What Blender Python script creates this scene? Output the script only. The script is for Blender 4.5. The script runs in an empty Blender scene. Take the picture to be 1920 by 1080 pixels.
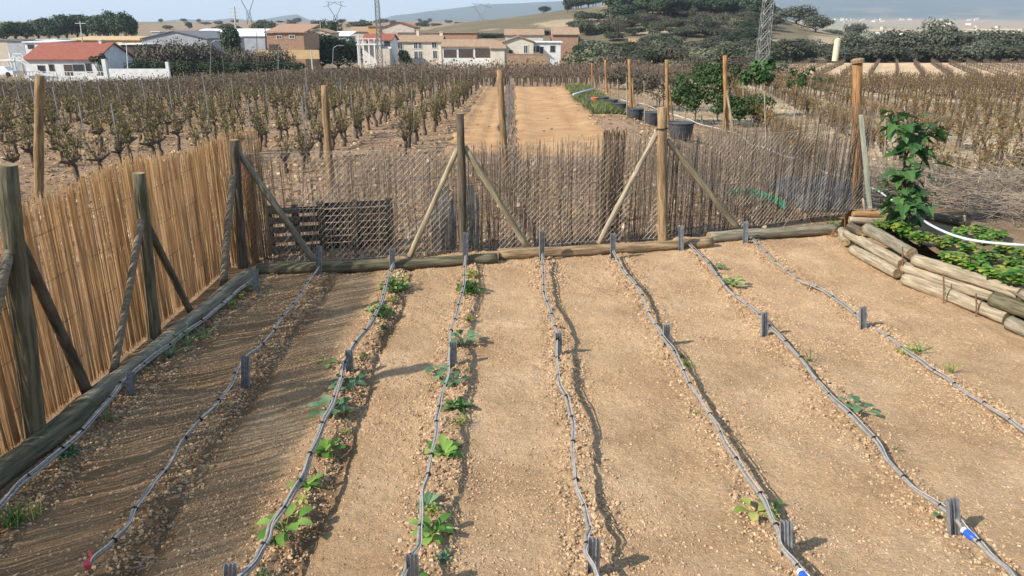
import bpy, math, random
import numpy as np
from mathutils import Vector, Matrix, Quaternion
R = math.radians
random.seed(7); rng = np.random.default_rng(7)
scene = bpy.context.scene
COL = scene.collection

# ------------------------------------------------------------------ camera, sky, sun, exposure
FPX, H, TH = 1400.0, 2.9, R(19.03)
cam_d = bpy.data.cameras.new('camera'); cam = bpy.data.objects.new('camera', cam_d); COL.objects.link(cam)
cam.location = (0, 0, H); cam.rotation_euler = (R(90) - TH, 0, 0)
cam_d.sensor_width = 36; cam_d.lens = 36 * FPX / 1920; cam_d.clip_start = 0.05; cam_d.clip_end = 40000
scene.camera = cam

SUN_EL = R(36)
SH = Vector((0.87, 0.49)).normalized()                  # way the shadows fall on the ground
world = bpy.data.worlds.new('World'); scene.world = world; world.use_nodes = True
nt = world.node_tree; nt.nodes.clear()
wo = nt.nodes.new('ShaderNodeOutputWorld'); bg = nt.nodes.new('ShaderNodeBackground')
sky = nt.nodes.new('ShaderNodeTexSky'); sky.sky_type = 'NISHITA'; sky.sun_disc = False
sky.sun_elevation = SUN_EL; sky.sun_rotation = math.atan2(-SH.x, -SH.y)
sky.air_density = 1.0; sky.dust_density = 0.6; sky.ozone_density = 2.0; sky.altitude = 200
tc = nt.nodes.new('ShaderNodeTexCoord'); mp = nt.nodes.new('ShaderNodeMapping'); mp.inputs['Scale'].default_value = (2.2, 2.2, 14)
nz = nt.nodes.new('ShaderNodeTexNoise'); nz.inputs['Scale'].default_value = 2.2; nz.inputs['Detail'].default_value = 6; nz.inputs['Roughness'].default_value = 0.6
cr = nt.nodes.new('ShaderNodeValToRGB'); cr.color_ramp.elements[0].position = 0.46; cr.color_ramp.elements[1].position = 0.72
mx = nt.nodes.new('ShaderNodeMixRGB'); mx.inputs[2].default_value = (3.7, 5.0, 6.5, 1)
ml = nt.nodes.new('ShaderNodeMath'); ml.operation = 'MULTIPLY_ADD'; ml.inputs[1].default_value = 0.4; ml.inputs[2].default_value = .5
L = nt.links.new
L(tc.outputs['Generated'], mp.inputs[0]); L(mp.outputs[0], nz.inputs['Vector']); L(nz.outputs['Fac'], cr.inputs[0])
L(cr.outputs[0], ml.inputs[0]); L(ml.outputs[0], mx.inputs[0]); L(sky.outputs[0], mx.inputs[1]); L(mx.outputs[0], bg.inputs[0]); L(bg.outputs[0], wo.inputs[0])
bg.inputs[1].default_value = 0.105
sun_d = bpy.data.lights.new('sun', 'SUN'); sun_d.energy = 4.7; sun_d.angle = R(0.6); sun_d.color = (1.0, 0.90, 0.77)
sun = bpy.data.objects.new('sun', sun_d); COL.objects.link(sun)
sdir = Vector((SH.x * math.cos(SUN_EL), SH.y * math.cos(SUN_EL), -math.sin(SUN_EL)))
sun.rotation_euler = sdir.to_track_quat('-Z', 'Y').to_euler(); sun.location = (-8, -6, 12)
scene.view_settings.view_transform = 'Standard'; scene.view_settings.look = 'None'
scene.view_settings.exposure = 0.76; scene.view_settings.gamma = 1.0
scene.view_settings.use_curve_mapping = False

# ------------------------------------------------------------------ noise and terrain
_tab = np.random.default_rng(3).random((256, 256))
def vn(x, y, s=1.0, seed=0):
    x = np.asarray(x, float) * s + seed * 17.3; y = np.asarray(y, float) * s + seed * 9.1
    xi = np.floor(x).astype(int); yi = np.floor(y).astype(int); fx = x - xi; fy = y - yi
    fx = fx * fx * (3 - 2 * fx); fy = fy * fy * (3 - 2 * fy)
    a = _tab[xi & 255, yi & 255]; b = _tab[(xi + 1) & 255, yi & 255]; c = _tab[xi & 255, (yi + 1) & 255]; d = _tab[(xi + 1) & 255, (yi + 1) & 255]
    return (a * (1 - fx) + b * fx) * (1 - fy) + (c * (1 - fx) + d * fx) * fy
def fbm(x, y, s=1.0, o=4, seed=0):
    r = 0; a = 1; t = 0
    for i in range(o):
        r = r + a * vn(x, y, s * 2.03 ** i, seed + i); t += a; a *= 0.5
    return r / t
def smooth(a, b, x):
    t = np.clip((np.asarray(x, float) - a) / (b - a), 0, 1); return t * t * (3 - 2 * t)
_fx = [-5000, 200, 270, 340, 400, 440, 480, 560, 580, 640, 700, 740, 800, 860, 920, 980, 1060, 1100, 1200, 1330, 1450, 1600, 1750, 1920, 2600, 6000]
_fy = [50, 48, 46, 39, 41, 38, 42, 30, 38, 48, 42, 30, 24, 20, 14, 13, 8, 6, 4, 4, -8, -16, -14, -18, -10, 20]
def T(x, y):
    x = np.asarray(x, float); y = np.asarray(y, float)
    r = np.hypot(x, y); ca = np.where(r > 0, y / np.maximum(r, 1e-6), 1)
    d = r * np.maximum(ca, 0.5)
    u = np.where(ca > 0.3, x / np.maximum(y, 1e-6), np.sign(x) * 3.2)
    px = 960 + FPX * u * 1.055
    left = np.interp(d, [0, 12, 50, 90, 130, 240, 400, 700, 1500, 2200, 3500], [-.06, -.06, -.6, -2.6, -4.3, -5.7, -.3, 4, 19, 16, 0])
    right = np.interp(d, [0, 11.5, 13, 18, 50, 95, 165, 200, 400, 1000, 1600, 2400, 3500, 4800], [-.06, -.06, -.15, -.6, -1.3, -2.8, -3.6, -6, -10, -13, -3, 18, 45, 62])
    w = smooth(0.22, 0.42, u)
    near = smooth(4.0, 7.5, x)                                   # near the camera the step to the right field starts at the wall
    w = np.where(d < 60, np.maximum(w * smooth(20, 60, d), near * smooth(60, 35, d) if False else near * (1 - smooth(35, 60, d)) + w * smooth(35, 60, d)), w)
    z = left * (1 - w) + right * w
    z = z - d * .017 * smooth(.12, .60, -u) * smooth(15, 50, d) * (1 - smooth(150, 220, d))
    hx = x - 112; hy = y - 470
    z = z + 20 * np.exp(-(hx / np.where(hx < 0, 95, 42)) ** 2 / 2 - (hy / 130) ** 2 / 2) * smooth(150, 300, d)
    fy = np.interp(px, _fx, _fy)
    far = H + 7000 * (57 - fy) / FPX * 1.0
    k = smooth(4200, 7200, d) ** 1.3
    rough = (fbm(x, y, 1 / 900., 4, 5) - 0.5) * 120 * smooth(4200, 5500, d)
    z = z * (1 - k) + (far + rough * .45) * k
    z = z + (fbm(x, y, 1 / 60., 3, 2) - .5) * 3.0 * smooth(200, 420, d) + (fbm(x, y, 1 / 2.2, 3, 9) - .5) * .12 * smooth(13.5, 18, d) * (1 - (1 - smooth(2.2, 3.2, np.abs(x - .5))) * (d < 60))
    return z
def Tz(x, y): return float(T(x, y))
def ray(px, py):
    u = (px - 960) / FPX; v = (540 - py) / FPX
    return Vector((u, math.cos(TH) + v * math.sin(TH), -math.sin(TH) + v * math.cos(TH)))
def at(px, py, z=0.0):
    d = ray(px, py); t = (z - H) / d.z; return Vector((d.x * t, d.y * t, z))
def atY(px, py, Y):
    d = ray(px, py); t = Y / d.y; return Vector((d.x * t, Y, H + d.z * t))
def G(px, py):
    p = at(px, py, 0)
    for i in range(12): p = at(px, py, Tz(p.x, p.y))
    return p
def onT(px, Y):
    z = 0; X = 0
    for i in range(5):
        X = (px - 960) / FPX * (Y * math.cos(TH) + (H - z) * math.sin(TH)); z = Tz(X, Y)
    return Vector((X, Y, z))
def zrow(py, Y):
    d = ray(960, py); return H + Y * d.z / d.y
def ppm(Y): return FPX / (Y * math.cos(TH) + 2)
PX = lambda p: (lambda zc: (960 + FPX * p[0] / zc))(p[1] * math.cos(TH) + (H - p[2]) * math.sin(TH))

# ------------------------------------------------------------------ materials
def rgba(c): return (c[0], c[1], c[2], 1)
def mat(name, c1, c2=None, scale=5, rough=.85, bump=0, bscale=None, stretch=(1, 1, 1), c3=None, metallic=0, detail=5, coord='Object', trans=0, spec=.3, rnd=0, lo=.35, hi=.65, bdist=.02):
    m = bpy.data.materials.new(name); m.use_nodes = True; n = m.node_tree; b = n.nodes['Principled BSDF']
    b.inputs['Roughness'].default_value = rough; b.inputs['Metallic'].default_value = metallic
    b.inputs['Specular IOR Level'].default_value = spec
    c2 = c2 or c1
    t = n.nodes.new('ShaderNodeTexCoord'); mpn = n.nodes.new('ShaderNodeMapping'); mpn.inputs['Scale'].default_value = stretch
    if coord == 'World':
        g = n.nodes.new('ShaderNodeNewGeometry'); n.links.new(g.outputs['Position'], mpn.inputs[0])
    else: n.links.new(t.outputs['Object'], mpn.inputs[0])
    ns = n.nodes.new('ShaderNodeTexNoise'); ns.inputs['Scale'].default_value = scale; ns.inputs['Detail'].default_value = detail; ns.inputs['Roughness'].default_value = .6
    n.links.new(mpn.outputs[0], ns.inputs['Vector'])
    r = n.nodes.new('ShaderNodeValToRGB'); e = r.color_ramp.elements
    e[0].position = lo; e[0].color = rgba(c1); e[1].position = hi; e[1].color = rgba(c2)
    if c3: k = e.new((lo + hi) / 2); k.color = rgba(c3)
    n.links.new(ns.outputs['Fac'], r.inputs[0]); out = r.outputs[0]
    if rnd:
        oi = n.nodes.new('ShaderNodeObjectInfo'); hs = n.nodes.new('ShaderNodeHueSaturation')
        mr = n.nodes.new('ShaderNodeMapRange'); mr.inputs['To Min'].default_value = 1 - rnd; mr.inputs['To Max'].default_value = 1 + rnd
        n.links.new(oi.outputs['Random'], mr.inputs['Value']); n.links.new(mr.outputs[0], hs.inputs['Value']); n.links.new(out, hs.inputs['Color']); out = hs.outputs[0]
    n.links.new(out, b.inputs['Base Color'])
    if bump:
        nb = n.nodes.new('ShaderNodeTexNoise'); nb.inputs['Scale'].default_value = bscale or scale * 4; nb.inputs['Detail'].default_value = 6
        n.links.new(mpn.outputs[0], nb.inputs['Vector'])
        bp = n.nodes.new('ShaderNodeBump'); bp.inputs['Strength'].default_value = bump; bp.inputs['Distance'].default_value = bdist
        n.links.new(nb.outputs['Fac'], bp.inputs['Height']); n.links.new(bp.outputs[0], b.inputs['Normal'])
    if trans:
        tr = n.nodes.new('ShaderNodeBsdfTranslucent'); ms = n.nodes.new('ShaderNodeMixShader'); ms.inputs[0].default_value = trans
        n.links.new(out, tr.inputs[0]); n.links.new(b.outputs[0], ms.inputs[1]); n.links.new(tr.outputs[0], ms.inputs[2])
        n.links.new(ms.outputs[0], n.nodes['Material Output'].inputs['Surface'])
    return m
def leafmat(name, cols, trans=.35, scale=9, rough=.6, rnd=.15):
    """leaf colours differ from leaf to leaf: ramp over a face attribute"""
    m = bpy.data.materials.new(name); m.use_nodes = True; n = m.node_tree; b = n.nodes['Principled BSDF']; b.inputs['Roughness'].default_value = rough
    b.inputs['Specular IOR Level'].default_value = .25
    a = n.nodes.new('ShaderNodeAttribute'); a.attribute_name = 'leafid'
    r = n.nodes.new('ShaderNodeValToRGB'); e = r.color_ramp.elements
    e[0].position = 0; e[0].color = rgba(cols[0]); e[1].position = 1; e[1].color = rgba(cols[-1])
    for i, c in enumerate(cols[1:-1]): k = e.new((i + 1) / (len(cols) - 1)); k.color = rgba(c)
    n.links.new(a.outputs['Fac'], r.inputs[0])
    oi = n.nodes.new('ShaderNodeObjectInfo'); hs = n.nodes.new('ShaderNodeHueSaturation'); mr = n.nodes.new('ShaderNodeMapRange')
    mr.inputs['To Min'].default_value = 1 - rnd; mr.inputs['To Max'].default_value = 1 + rnd
    n.links.new(oi.outputs['Random'], mr.inputs['Value']); n.links.new(mr.outputs[0], hs.inputs['Value']); n.links.new(r.outputs[0], hs.inputs['Color'])
    n.links.new(hs.outputs[0], b.inputs['Base Color'])
    tr = n.nodes.new('ShaderNodeBsdfTranslucent'); ms = n.nodes.new('ShaderNodeMixShader'); ms.inputs[0].default_value = trans
    n.links.new(hs.outputs[0], tr.inputs[0]); n.links.new(b.outputs[0], ms.inputs[1]); n.links.new(tr.outputs[0], ms.inputs[2])
    n.links.new(ms.outputs[0], n.nodes['Material Output'].inputs['Surface'])
    return m
M = {}
def wood(key, a, b, c=None, bump=.5):
    M[key] = mat(key, a, b, 3.2, .85, bump, 6, (9, 9, .9), c3=c, bdist=.02, lo=.38, hi=.60)
wood('wood_grey', (.13, .115, .085), (.27, .24, .18), (.19, .17, .12))
wood('wood_green', (.06, .055, .033), (.155, .135, .085), (.10, .09, .055))
wood('wood_dark', (.045, .037, .027), (.13, .105, .075), (.085, .068, .046))
wood('wood_brace', (.17, .14, .09), (.36, .30, .20), (.26, .22, .14))
wood('wood_orange', (.16, .085, .035), (.38, .22, .10), (.27, .145, .06))
wood('wood_tan', (.13, .09, .05), (.32, .23, .13), (.22, .15, .085))
wood('wood_log', (.18, .15, .105), (.38, .32, .23), (.28, .235, .165))
wood('wood_post', (.13, .085, .045), (.29, .195, .10), (.21, .135, .07))
wood('wood_plank', (.22, .24, .19), (.40, .42, .34), (.30, .33, .26))
M['wood_end'] = mat('wood_end', (.16, .11, .06), (.34, .25, .14), 22, .9, .3)
M['black_wood'] = mat('black_wood', (.018, .016, .015), (.05, .045, .04), 6, .9, .3)
M['grey_board'] = mat('grey_board', (.10, .10, .10), (.22, .215, .20), 6, .9, .3, 10, (6, 6, .8))
M['zinc'] = mat('zinc', (.20, .225, .25), (.38, .41, .44), 25, .45, .1, metallic=.55, spec=.5)
M['hose'] = mat('hose', (.17, .155, .14), (.30, .275, .25), 40, .6, .15)
M['tie'] = mat('tie', (.02, .02, .02))
M['wire'] = mat('wire', (.42, .40, .38), (.58, .56, .52), 30, .5, metallic=.5)
M['mesh_wire'] = mat('mesh_wire', (.30, .28, .25), (.52, .48, .43), 3, .5, metallic=.2)
M['rope'] = mat('rope', (.10, .085, .06), (.23, .19, .135), 4, .9, .35, 4, (1, 1, 12))
M['white_hose'] = mat('white_hose', (.42, .47, .54), (.58, .62, .67), 20, .5)
M['blue'] = mat('blue_plastic', (.02, .09, .50), rough=.4)
M['red'] = mat('red_plastic', (.42, .05, .07), rough=.4)
M['white'] = mat('white_plastic', (.75, .75, .75), rough=.4)
M['orange_pot'] = mat('orange_plastic', (.52, .12, .04), (.60, .16, .06), rough=.5)
M['black_pot'] = mat('black_plastic', (.035, .037, .042), (.065, .068, .075), 6, .55)
M['net_green'] = mat('net_green', (.02, .25, .14), (.04, .36, .22), 9)
M['tarp'] = mat('tarp', (.055, .06, .07), (.12, .125, .135), 3, .6, .3)
M['rust'] = mat('rust', (.12, .06, .035), (.24, .13, .08), 40, .9, .3)
M['reed'] = leafmat('reed_canes', [(.52, .37, .22), (.68, .51, .31), (.80, .64, .42), (.60, .44, .26), (.88, .74, .52)], .68)
M['reed_old'] = leafmat('old_canes', [(.045, .034, .024), (.13, .092, .062), (.22, .16, .105), (.085, .062, .045), (.34, .25, .16)], .15)
M['sticks'] = leafmat('dry_sticks', [(.10, .085, .07), (.26, .21, .16), (.20, .16, .13), (.36, .30, .22)], .1)
M['clod'] = leafmat('soil_clods', [(.22, .135, .08), (.38, .25, .15), (.50, .355, .215), (.43, .29, .175), (.34, .22, .13), (.54, .42, .28)], 0, rough=.95, rnd=0)
M['stone'] = leafmat('stones', [(.18, .115, .07), (.28, .19, .12), (.36, .26, .17), (.48, .39, .29)], 0, rough=.95, rnd=0)
M['litter'] = leafmat('fallen_leaves', [(.16, .09, .04), (.34, .20, .08), (.46, .33, .12), (.22, .13, .07)], .2, rnd=0)
M['bark'] = mat('bark', (.055, .04, .032), (.15, .115, .085), 20, .95, .6, 30, (1, 1, .3))
M['vine_leaf'] = leafmat('vine_leaves', [(.07, .045, .028), (.13, .09, .045), (.10, .11, .04), (.20, .18, .06), (.30, .25, .08), (.09, .10, .04)], .35)
M['vine_leaf_dry'] = leafmat('dry_vine_leaves', [(.13, .065, .035), (.25, .13, .05), (.19, .14, .05), (.29, .19, .06), (.13, .12, .045), (.18, .10, .05)], .35)
M['vine_far'] = leafmat('far_vine_leaves', [(.075, .055, .045), (.12, .09, .06), (.095, .095, .055), (.15, .135, .07), (.10, .075, .06)], .2, rnd=0)
M['vine_mid'] = leafmat('brown_vine_leaves', [(.13, .085, .065), (.20, .14, .10), (.15, .11, .09), (.22, .18, .11), (.10, .075, .065)], .2, rnd=0)
M['fig'] = leafmat('fig_leaves', [(.035, .085, .03), (.05, .12, .035), (.075, .16, .045), (.05, .11, .045)], .3, rough=.5)
M['straw'] = leafmat('strawberry_leaves', [(.05, .15, .02), (.08, .22, .03), (.12, .27, .04), (.22, .34, .06), (.36, .38, .07)], .35, rough=.5)
M['lettuce'] = leafmat('lettuce_leaves', [(.07, .17, .03), (.14, .30, .05), (.22, .38, .08), (.30, .46, .12)], .35, rough=.5)
M['kale'] = leafmat('grey_green_leaves', [(.06, .14, .07), (.10, .20, .10), (.15, .25, .13), (.18, .27, .16)], .25)
M['herb'] = leafmat('herb_leaves', [(.05, .13, .03), (.08, .18, .04), (.13, .23, .06), (.20, .27, .09)], .3)
M['leek'] = leafmat('leek_leaves', [(.10, .19, .09), (.16, .26, .13), (.26, .34, .20)], .3)
M['yellowing'] = leafmat('yellowing_leaves', [(.20, .27, .05), (.34, .40, .09), (.45, .46, .14)], .3)
M['flower'] = leafmat('pale_flowers', [(.65, .62, .30), (.75, .70, .42)], .2)
M['bush_green'] = leafmat('bush_leaves', [(.025, .055, .018), (.04, .085, .025), (.07, .12, .035), (.06, .075, .03)], .3)
M['bush_dark'] = leafmat('dark_bush_leaves', [(.018, .032, .016), (.03, .05, .022), (.045, .07, .03)], .2)
M['olive'] = leafmat('scrub_leaves', [(.035, .042, .025), (.06, .07, .038), (.09, .095, .055), (.05, .06, .04)], .2)
M['olive_pale'] = leafmat('pale_scrub_leaves', [(.09, .10, .055), (.14, .15, .09), (.19, .19, .12)], .2)
M['scrub_brown'] = leafmat('bare_scrub_twigs', [(.07, .06, .045), (.11, .095, .07), (.09, .085, .05)], .1)
M['pine'] = leafmat('pine_needles', [(.028, .05, .03), (.045, .075, .04), (.075, .11, .055)], .15)
M['oak'] = leafmat('oak_leaves', [(.06, .07, .048), (.085, .095, .062), (.14, .145, .10)], .15)
M['grass'] = leafmat('grass_blades', [(.08, .12, .04), (.14, .17, .06), (.22, .22, .10), (.10, .15, .05)], .3)
M['white_wall'] = mat('white_wall', (.56, .56, .56), (.68, .68, .67), 1.2, .9)
M['cream_wall'] = mat('cream_wall', (.50, .45, .37), (.62, .57, .48), 1.2, .9)
M['stucco'] = mat('stucco', (.44, .38, .32), (.56, .50, .43), 1.0, .9)
M['grey_wall'] = mat('grey_wall', (.28, .30, .33), (.36, .38, .41), .8, .9)
M['beige_wall'] = mat('beige_wall', (.42, .37, .30), (.50, .44, .36), .8, .9)
M['ochre'] = mat('ochre_wall', (.44, .31, .16), (.52, .37, .20), .6, .9)
M['orange_wall'] = mat('orange_wall', (.46, .27, .11), (.54, .32, .14), .8, .9)
M['brick'] = mat('brick_wall', (.27, .165, .11), (.38, .24, .165), 3, .9, c3=(.33, .20, .135))
M['roof_red'] = mat('red_tiles', (.20, .065, .045), (.30, .105, .07), 2.5, .9, .4, 8, (1, 1, 1))
M['roof_brown'] = mat('brown_tiles', (.24, .16, .10), (.36, .25, .17), 2, .9, .4, 8)
M['roof_white'] = mat('white_sheet_roof', (.74, .75, .76), (.82, .82, .82), 1, .6)
M['roof_dark'] = mat('dark_sheet_roof', (.12, .12, .13), (.17, .17, .18), 1, .7)
M['glass'] = mat('window_glass', (.03, .035, .045), (.05, .06, .07), 2, .15, spec=.5)
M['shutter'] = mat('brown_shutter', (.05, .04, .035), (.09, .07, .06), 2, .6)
M['steel'] = mat('painted_steel', (.15, .155, .16), (.25, .255, .26), 3, .5, metallic=.3)
M['concrete'] = mat('concrete', (.42, .40, .37), (.55, .53, .49), 3, .9)
M['silo'] = mat('silo_paint', (.52, .47, .32), (.62, .57, .42), 1, .6)
M['car_white'] = mat('car_paint', (.7, .7, .7), rough=.3)

def soilmat(name, c1, c2, c3, vcol=False):
    m = bpy.data.materials.new(name); m.use_nodes = True; n = m.node_tree; b = n.nodes['Principled BSDF']; b.inputs['Roughness'].default_value = .95
    b.inputs['Specular IOR Level'].default_value = .12
    g = n.nodes.new('ShaderNodeNewGeometry')
    def noise(s, d=6, r=.62):
        t = n.nodes.new('ShaderNodeTexNoise'); t.inputs['Scale'].default_value = s; t.inputs['Detail'].default_value = d; t.inputs['Roughness'].default_value = r
        n.links.new(g.outputs['Position'], t.inputs['Vector']); return t
    def mix(t, a, bb, f):
        k = n.nodes.new('ShaderNodeMixRGB'); k.blend_type = t
        for i, v in ((0, f), (1, a), (2, bb)):
            if hasattr(v, 'default_value') or hasattr(v, 'is_linked'): n.links.new(v, k.inputs[i])
            else: k.inputs[i].default_value = v
        return k.outputs[0]
    r = n.nodes.new('ShaderNodeValToRGB'); e = r.color_ramp.elements; e[0].position = .34; e[0].color = rgba(c1); e[1].position = .68; e[1].color = rgba(c3); k = e.new(.5); k.color = rgba(c2)
    n.links.new(noise(1.3, 8).outputs['Fac'], r.inputs[0]); out = r.outputs[0]
    f = n.nodes.new('ShaderNodeValToRGB'); f.color_ramp.elements[0].position = .36; f.color_ramp.elements[0].color = (.80, .77, .74, 1); f.color_ramp.elements[1].position = .66; f.color_ramp.elements[1].color = (1.14, 1.13, 1.1, 1)
    n.links.new(noise(38, 5, .7).outputs['Fac'], f.inputs[0]); out = mix('MULTIPLY', out, f.outputs[0], 1.0)
    if vcol:
        a = n.nodes.new('ShaderNodeAttribute'); a.attribute_name = 'zone'; out = mix('MULTIPLY', out, a.outputs['Color'], 1.0)
    n.links.new(out, b.inputs['Base Color'])
    bp = n.nodes.new('ShaderNodeBump'); bp.inputs['Strength'].default_value = 1.0; bp.inputs['Distance'].default_value = .03
    n.links.new(noise(48, 8, .72).outputs['Fac'], bp.inputs['Height'])
    n.links.new(bp.outputs[0], b.inputs['Normal'])
    return m
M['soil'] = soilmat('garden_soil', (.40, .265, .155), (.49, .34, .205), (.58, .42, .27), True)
M['track'] = soilmat('dirt_track', (.38, .225, .115), (.46, .285, .15), (.54, .355, .20))
M['bed'] = soilmat('bed_soil', (.16, .11, .07), (.24, .17, .11), (.33, .25, .17))
def groundmat():
    m = bpy.data.materials.new('ground'); m.use_nodes = True; n = m.node_tree; b = n.nodes['Principled BSDF']; b.inputs['Roughness'].default_value = .95
    b.inputs['Specular IOR Level'].default_value = .1
    a = n.nodes.new('ShaderNodeAttribute'); a.attribute_name = 'zone'; g = n.nodes.new('ShaderNodeNewGeometry')
    o = a.outputs['Color']
    for s, lo, hi in ((.9, .72, 1.3), (9, .70, 1.3), (.05, .85, 1.15)):
        t = n.nodes.new('ShaderNodeTexNoise'); t.inputs['Scale'].default_value = s; t.inputs['Detail'].default_value = 7; t.inputs['Roughness'].default_value = .65
        n.links.new(g.outputs['Position'], t.inputs['Vector'])
        mr = n.nodes.new('ShaderNodeMapRange'); mr.inputs['From Min'].default_value = .3; mr.inputs['From Max'].default_value = .7; mr.inputs['To Min'].default_value = lo; mr.inputs['To Max'].default_value = hi
        n.links.new(t.outputs['Fac'], mr.inputs['Value'])
        k = n.nodes.new('ShaderNodeMixRGB'); k.blend_type = 'MULTIPLY'; k.inputs[0].default_value = 1; n.links.new(o, k.inputs[1]); n.links.new(mr.outputs[0], k.inputs[2]); o = k.outputs[0]
    n.links.new(o, b.inputs['Base Color'])
    t = n.nodes.new('ShaderNodeTexNoise'); t.inputs['Scale'].default_value = 9; t.inputs['Detail'].default_value = 8; t.inputs['Roughness'].default_value = .7; n.links.new(g.outputs['Position'], t.inputs['Vector'])
    bp = n.nodes.new('ShaderNodeBump'); bp.inputs['Strength'].default_value = .9; bp.inputs['Distance'].default_value = .09
    n.links.new(t.outputs['Fac'], bp.inputs['Height']); n.links.new(bp.outputs[0], b.inputs['Normal'])
    return m
M['ground'] = groundmat()

# ------------------------------------------------------------------ object helpers
def tag(o, label=None, cat=None, group=None, kind=None):
    if label: o['label'] = label
    if cat: o['category'] = cat
    if group: o['group'] = group
    if kind: o['kind'] = kind
    return o
def empty(name, loc, label, cat, group=None, rz=0):
    o = bpy.data.objects.new(name, None); COL.objects.link(o); o.location = loc; o.rotation_euler = (0, 0, rz); o.empty_display_size = .2
    return tag(o, label, cat, group)
class MB:
    def __init__(s): s.V = []; s.F = {}; s.n = 0; s.ids = {}; s.mi = {}
    def add(s, V, F, lid=None, mi=0):
        V = np.asarray(V, float).reshape(-1, 3); F = np.asarray(F, int); k = F.shape[1]
        s.V.append(V); s.F.setdefault(k, []).append(F + s.n)
        l = np.full(len(F), .5) if lid is None else (np.full(len(F), float(lid)) if np.isscalar(lid) else np.asarray(lid, float))
        s.ids.setdefault(k, []).append(l); s.mi.setdefault(k, []).append(np.full(len(F), mi)); s.n += len(V)
    def mesh(s, name, mats, smooth=False):
        me = bpy.data.meshes.new(name)
        V = np.concatenate(s.V); me.vertices.add(len(V)); me.vertices.foreach_set('co', V.ravel())
        loops = []; starts = []; tot = []; ids = []; mis = []; c = 0
        for k in s.F:
            F = np.concatenate(s.F[k]); loops.append(F.ravel()); starts.append(c + np.arange(len(F)) * k); tot.append(np.full(len(F), k)); c += F.size
            ids.append(np.concatenate(s.ids[k])); mis.append(np.concatenate(s.mi[k]))
        loops = np.concatenate(loops); starts = np.concatenate(starts); tot = np.concatenate(tot)
        me.loops.add(len(loops)); me.loops.foreach_set('vertex_index', loops.astype(np.int32))
        me.polygons.add(len(starts)); me.polygons.foreach_set('loop_start', starts.astype(np.int32)); me.polygons.foreach_set('loop_total', tot.astype(np.int32))
        me.polygons.foreach_set('material_index', np.concatenate(mis).astype(np.int32))
        me.polygons.foreach_set('use_smooth', np.full(len(starts), bool(smooth)))
        me.update(calc_edges=True)
        a = me.attributes.new('leafid', 'FLOAT', 'FACE'); a.data.foreach_set('value', np.concatenate(ids).astype(np.float32))
        for m_ in (mats if isinstance(mats, (list, tuple)) else [mats]): me.materials.append(m_)
        return me
    def build(s, name, mats, parent=None, smooth=False, loc=None):
        o = bpy.data.objects.new(name, s.mesh(name, mats, smooth)); COL.objects.link(o)
        if parent: o.parent = parent
        if loc is not None: o.location = loc
        return o
    def box(s, c, size, rz=0, lid=None, mi=0, rot=None):
        x, y, z = [v / 2 for v in size]
        V = np.array([[a, b, d] for d in (-z, z) for b in (-y, y) for a in (-x, x)])
        if rot is not None: V = V @ np.array(rot.to_matrix()).T
        elif rz: V = V @ np.array([[math.cos(rz), math.sin(rz), 0], [-math.sin(rz), math.cos(rz), 0], [0, 0, 1]])
        s.add(V + np.array(c), [[0, 2, 3, 1], [4, 5, 7, 6], [0, 1, 5, 4], [2, 6, 7, 3], [0, 4, 6, 2], [1, 3, 7, 5]], lid, mi)
    def tube(s, P, r, sides=8, cap=True, lid=None, mi=0, capmi=None, wob=0, twist=0):
        P = np.asarray(P, float); n = len(P); r = np.full(n, r) if np.isscalar(r) else np.asarray(r, float)
        Tn = np.gradient(P, axis=0); Tn /= np.maximum(np.linalg.norm(Tn, axis=1, keepdims=True), 1e-9)
        up = np.array([0, 0, 1.]) if abs(Tn[0][2]) < .9 else np.array([1., 0, 0])
        A = np.cross(Tn, up); 
        for i in range(n):
            if np.linalg.norm(A[i]) < 1e-5: A[i] = A[i - 1]
        A /= np.linalg.norm(A, axis=1, keepdims=True); B = np.cross(Tn, A)
        t = np.arange(sides) / sides * 2 * math.pi
        tt = t[None, :] + (np.arange(n) * twist)[:, None]
        rr = r[:, None] * (1 + (wob * (rng.random((n, sides)) - .5) if wob else 0))
        V = P[:, None, :] + (A[:, None, :] * np.cos(tt)[..., None] + B[:, None, :] * np.sin(tt)[..., None]) * rr[..., None]
        i = np.arange(n - 1)[:, None]; j = np.arange(sides)[None, :]; j2 = (j + 1) % sides
        F = np.stack([i * sides + j, i * sides + j2, (i + 1) * sides + j2, (i + 1) * sides + j], -1).reshape(-1, 4)
        s.add(V.reshape(-1, 3), F, lid, mi)
        if cap:
            base = s.n - n * sides; cm = mi if capmi is None else capmi
            for st, flip in ((0, True), ((n - 1) * sides, False)):
                f = base + st + np.arange(sides); f = f[::-1] if flip else f
                s.F.setdefault(sides, []).append(f[None, :]); s.ids.setdefault(sides, []).append(np.array([.5 if lid is None else float(np.atleast_1d(lid)[0])])); s.mi.setdefault(sides, []).append(np.array([cm]))
    def sticks(s, P0, P1, r, sides=3, lids=None):
        """many straight thin tubes at once; P0,P1 (n,3)"""
        P0 = np.asarray(P0, float); P1 = np.asarray(P1, float); n = len(P0); r = np.broadcast_to(np.asarray(r, float), (n,))
        D = P1 - P0; D = D / np.maximum(np.linalg.norm(D, axis=1, keepdims=True), 1e-9)
        up = np.where(np.abs(D[:, 2:3]) < .9, np.array([[0, 0, 1.]]), np.array([[1., 0, 0]]))
        A = np.cross(D, up); A /= np.linalg.norm(A, axis=1, keepdims=True); B = np.cross(D, A)
        t = np.arange(sides) / sides * 2 * math.pi
        off = (A[:, None] * np.cos(t)[None, :, None] + B[:, None] * np.sin(t)[None, :, None])
        V = np.stack([P0[:, None] + off * r[:, None, None], P1[:, None] + off * (r * .75)[:, None, None]], 1)   # n,2,sides,3
        j = np.arange(sides); j2 = (j + 1) % sides
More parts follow.
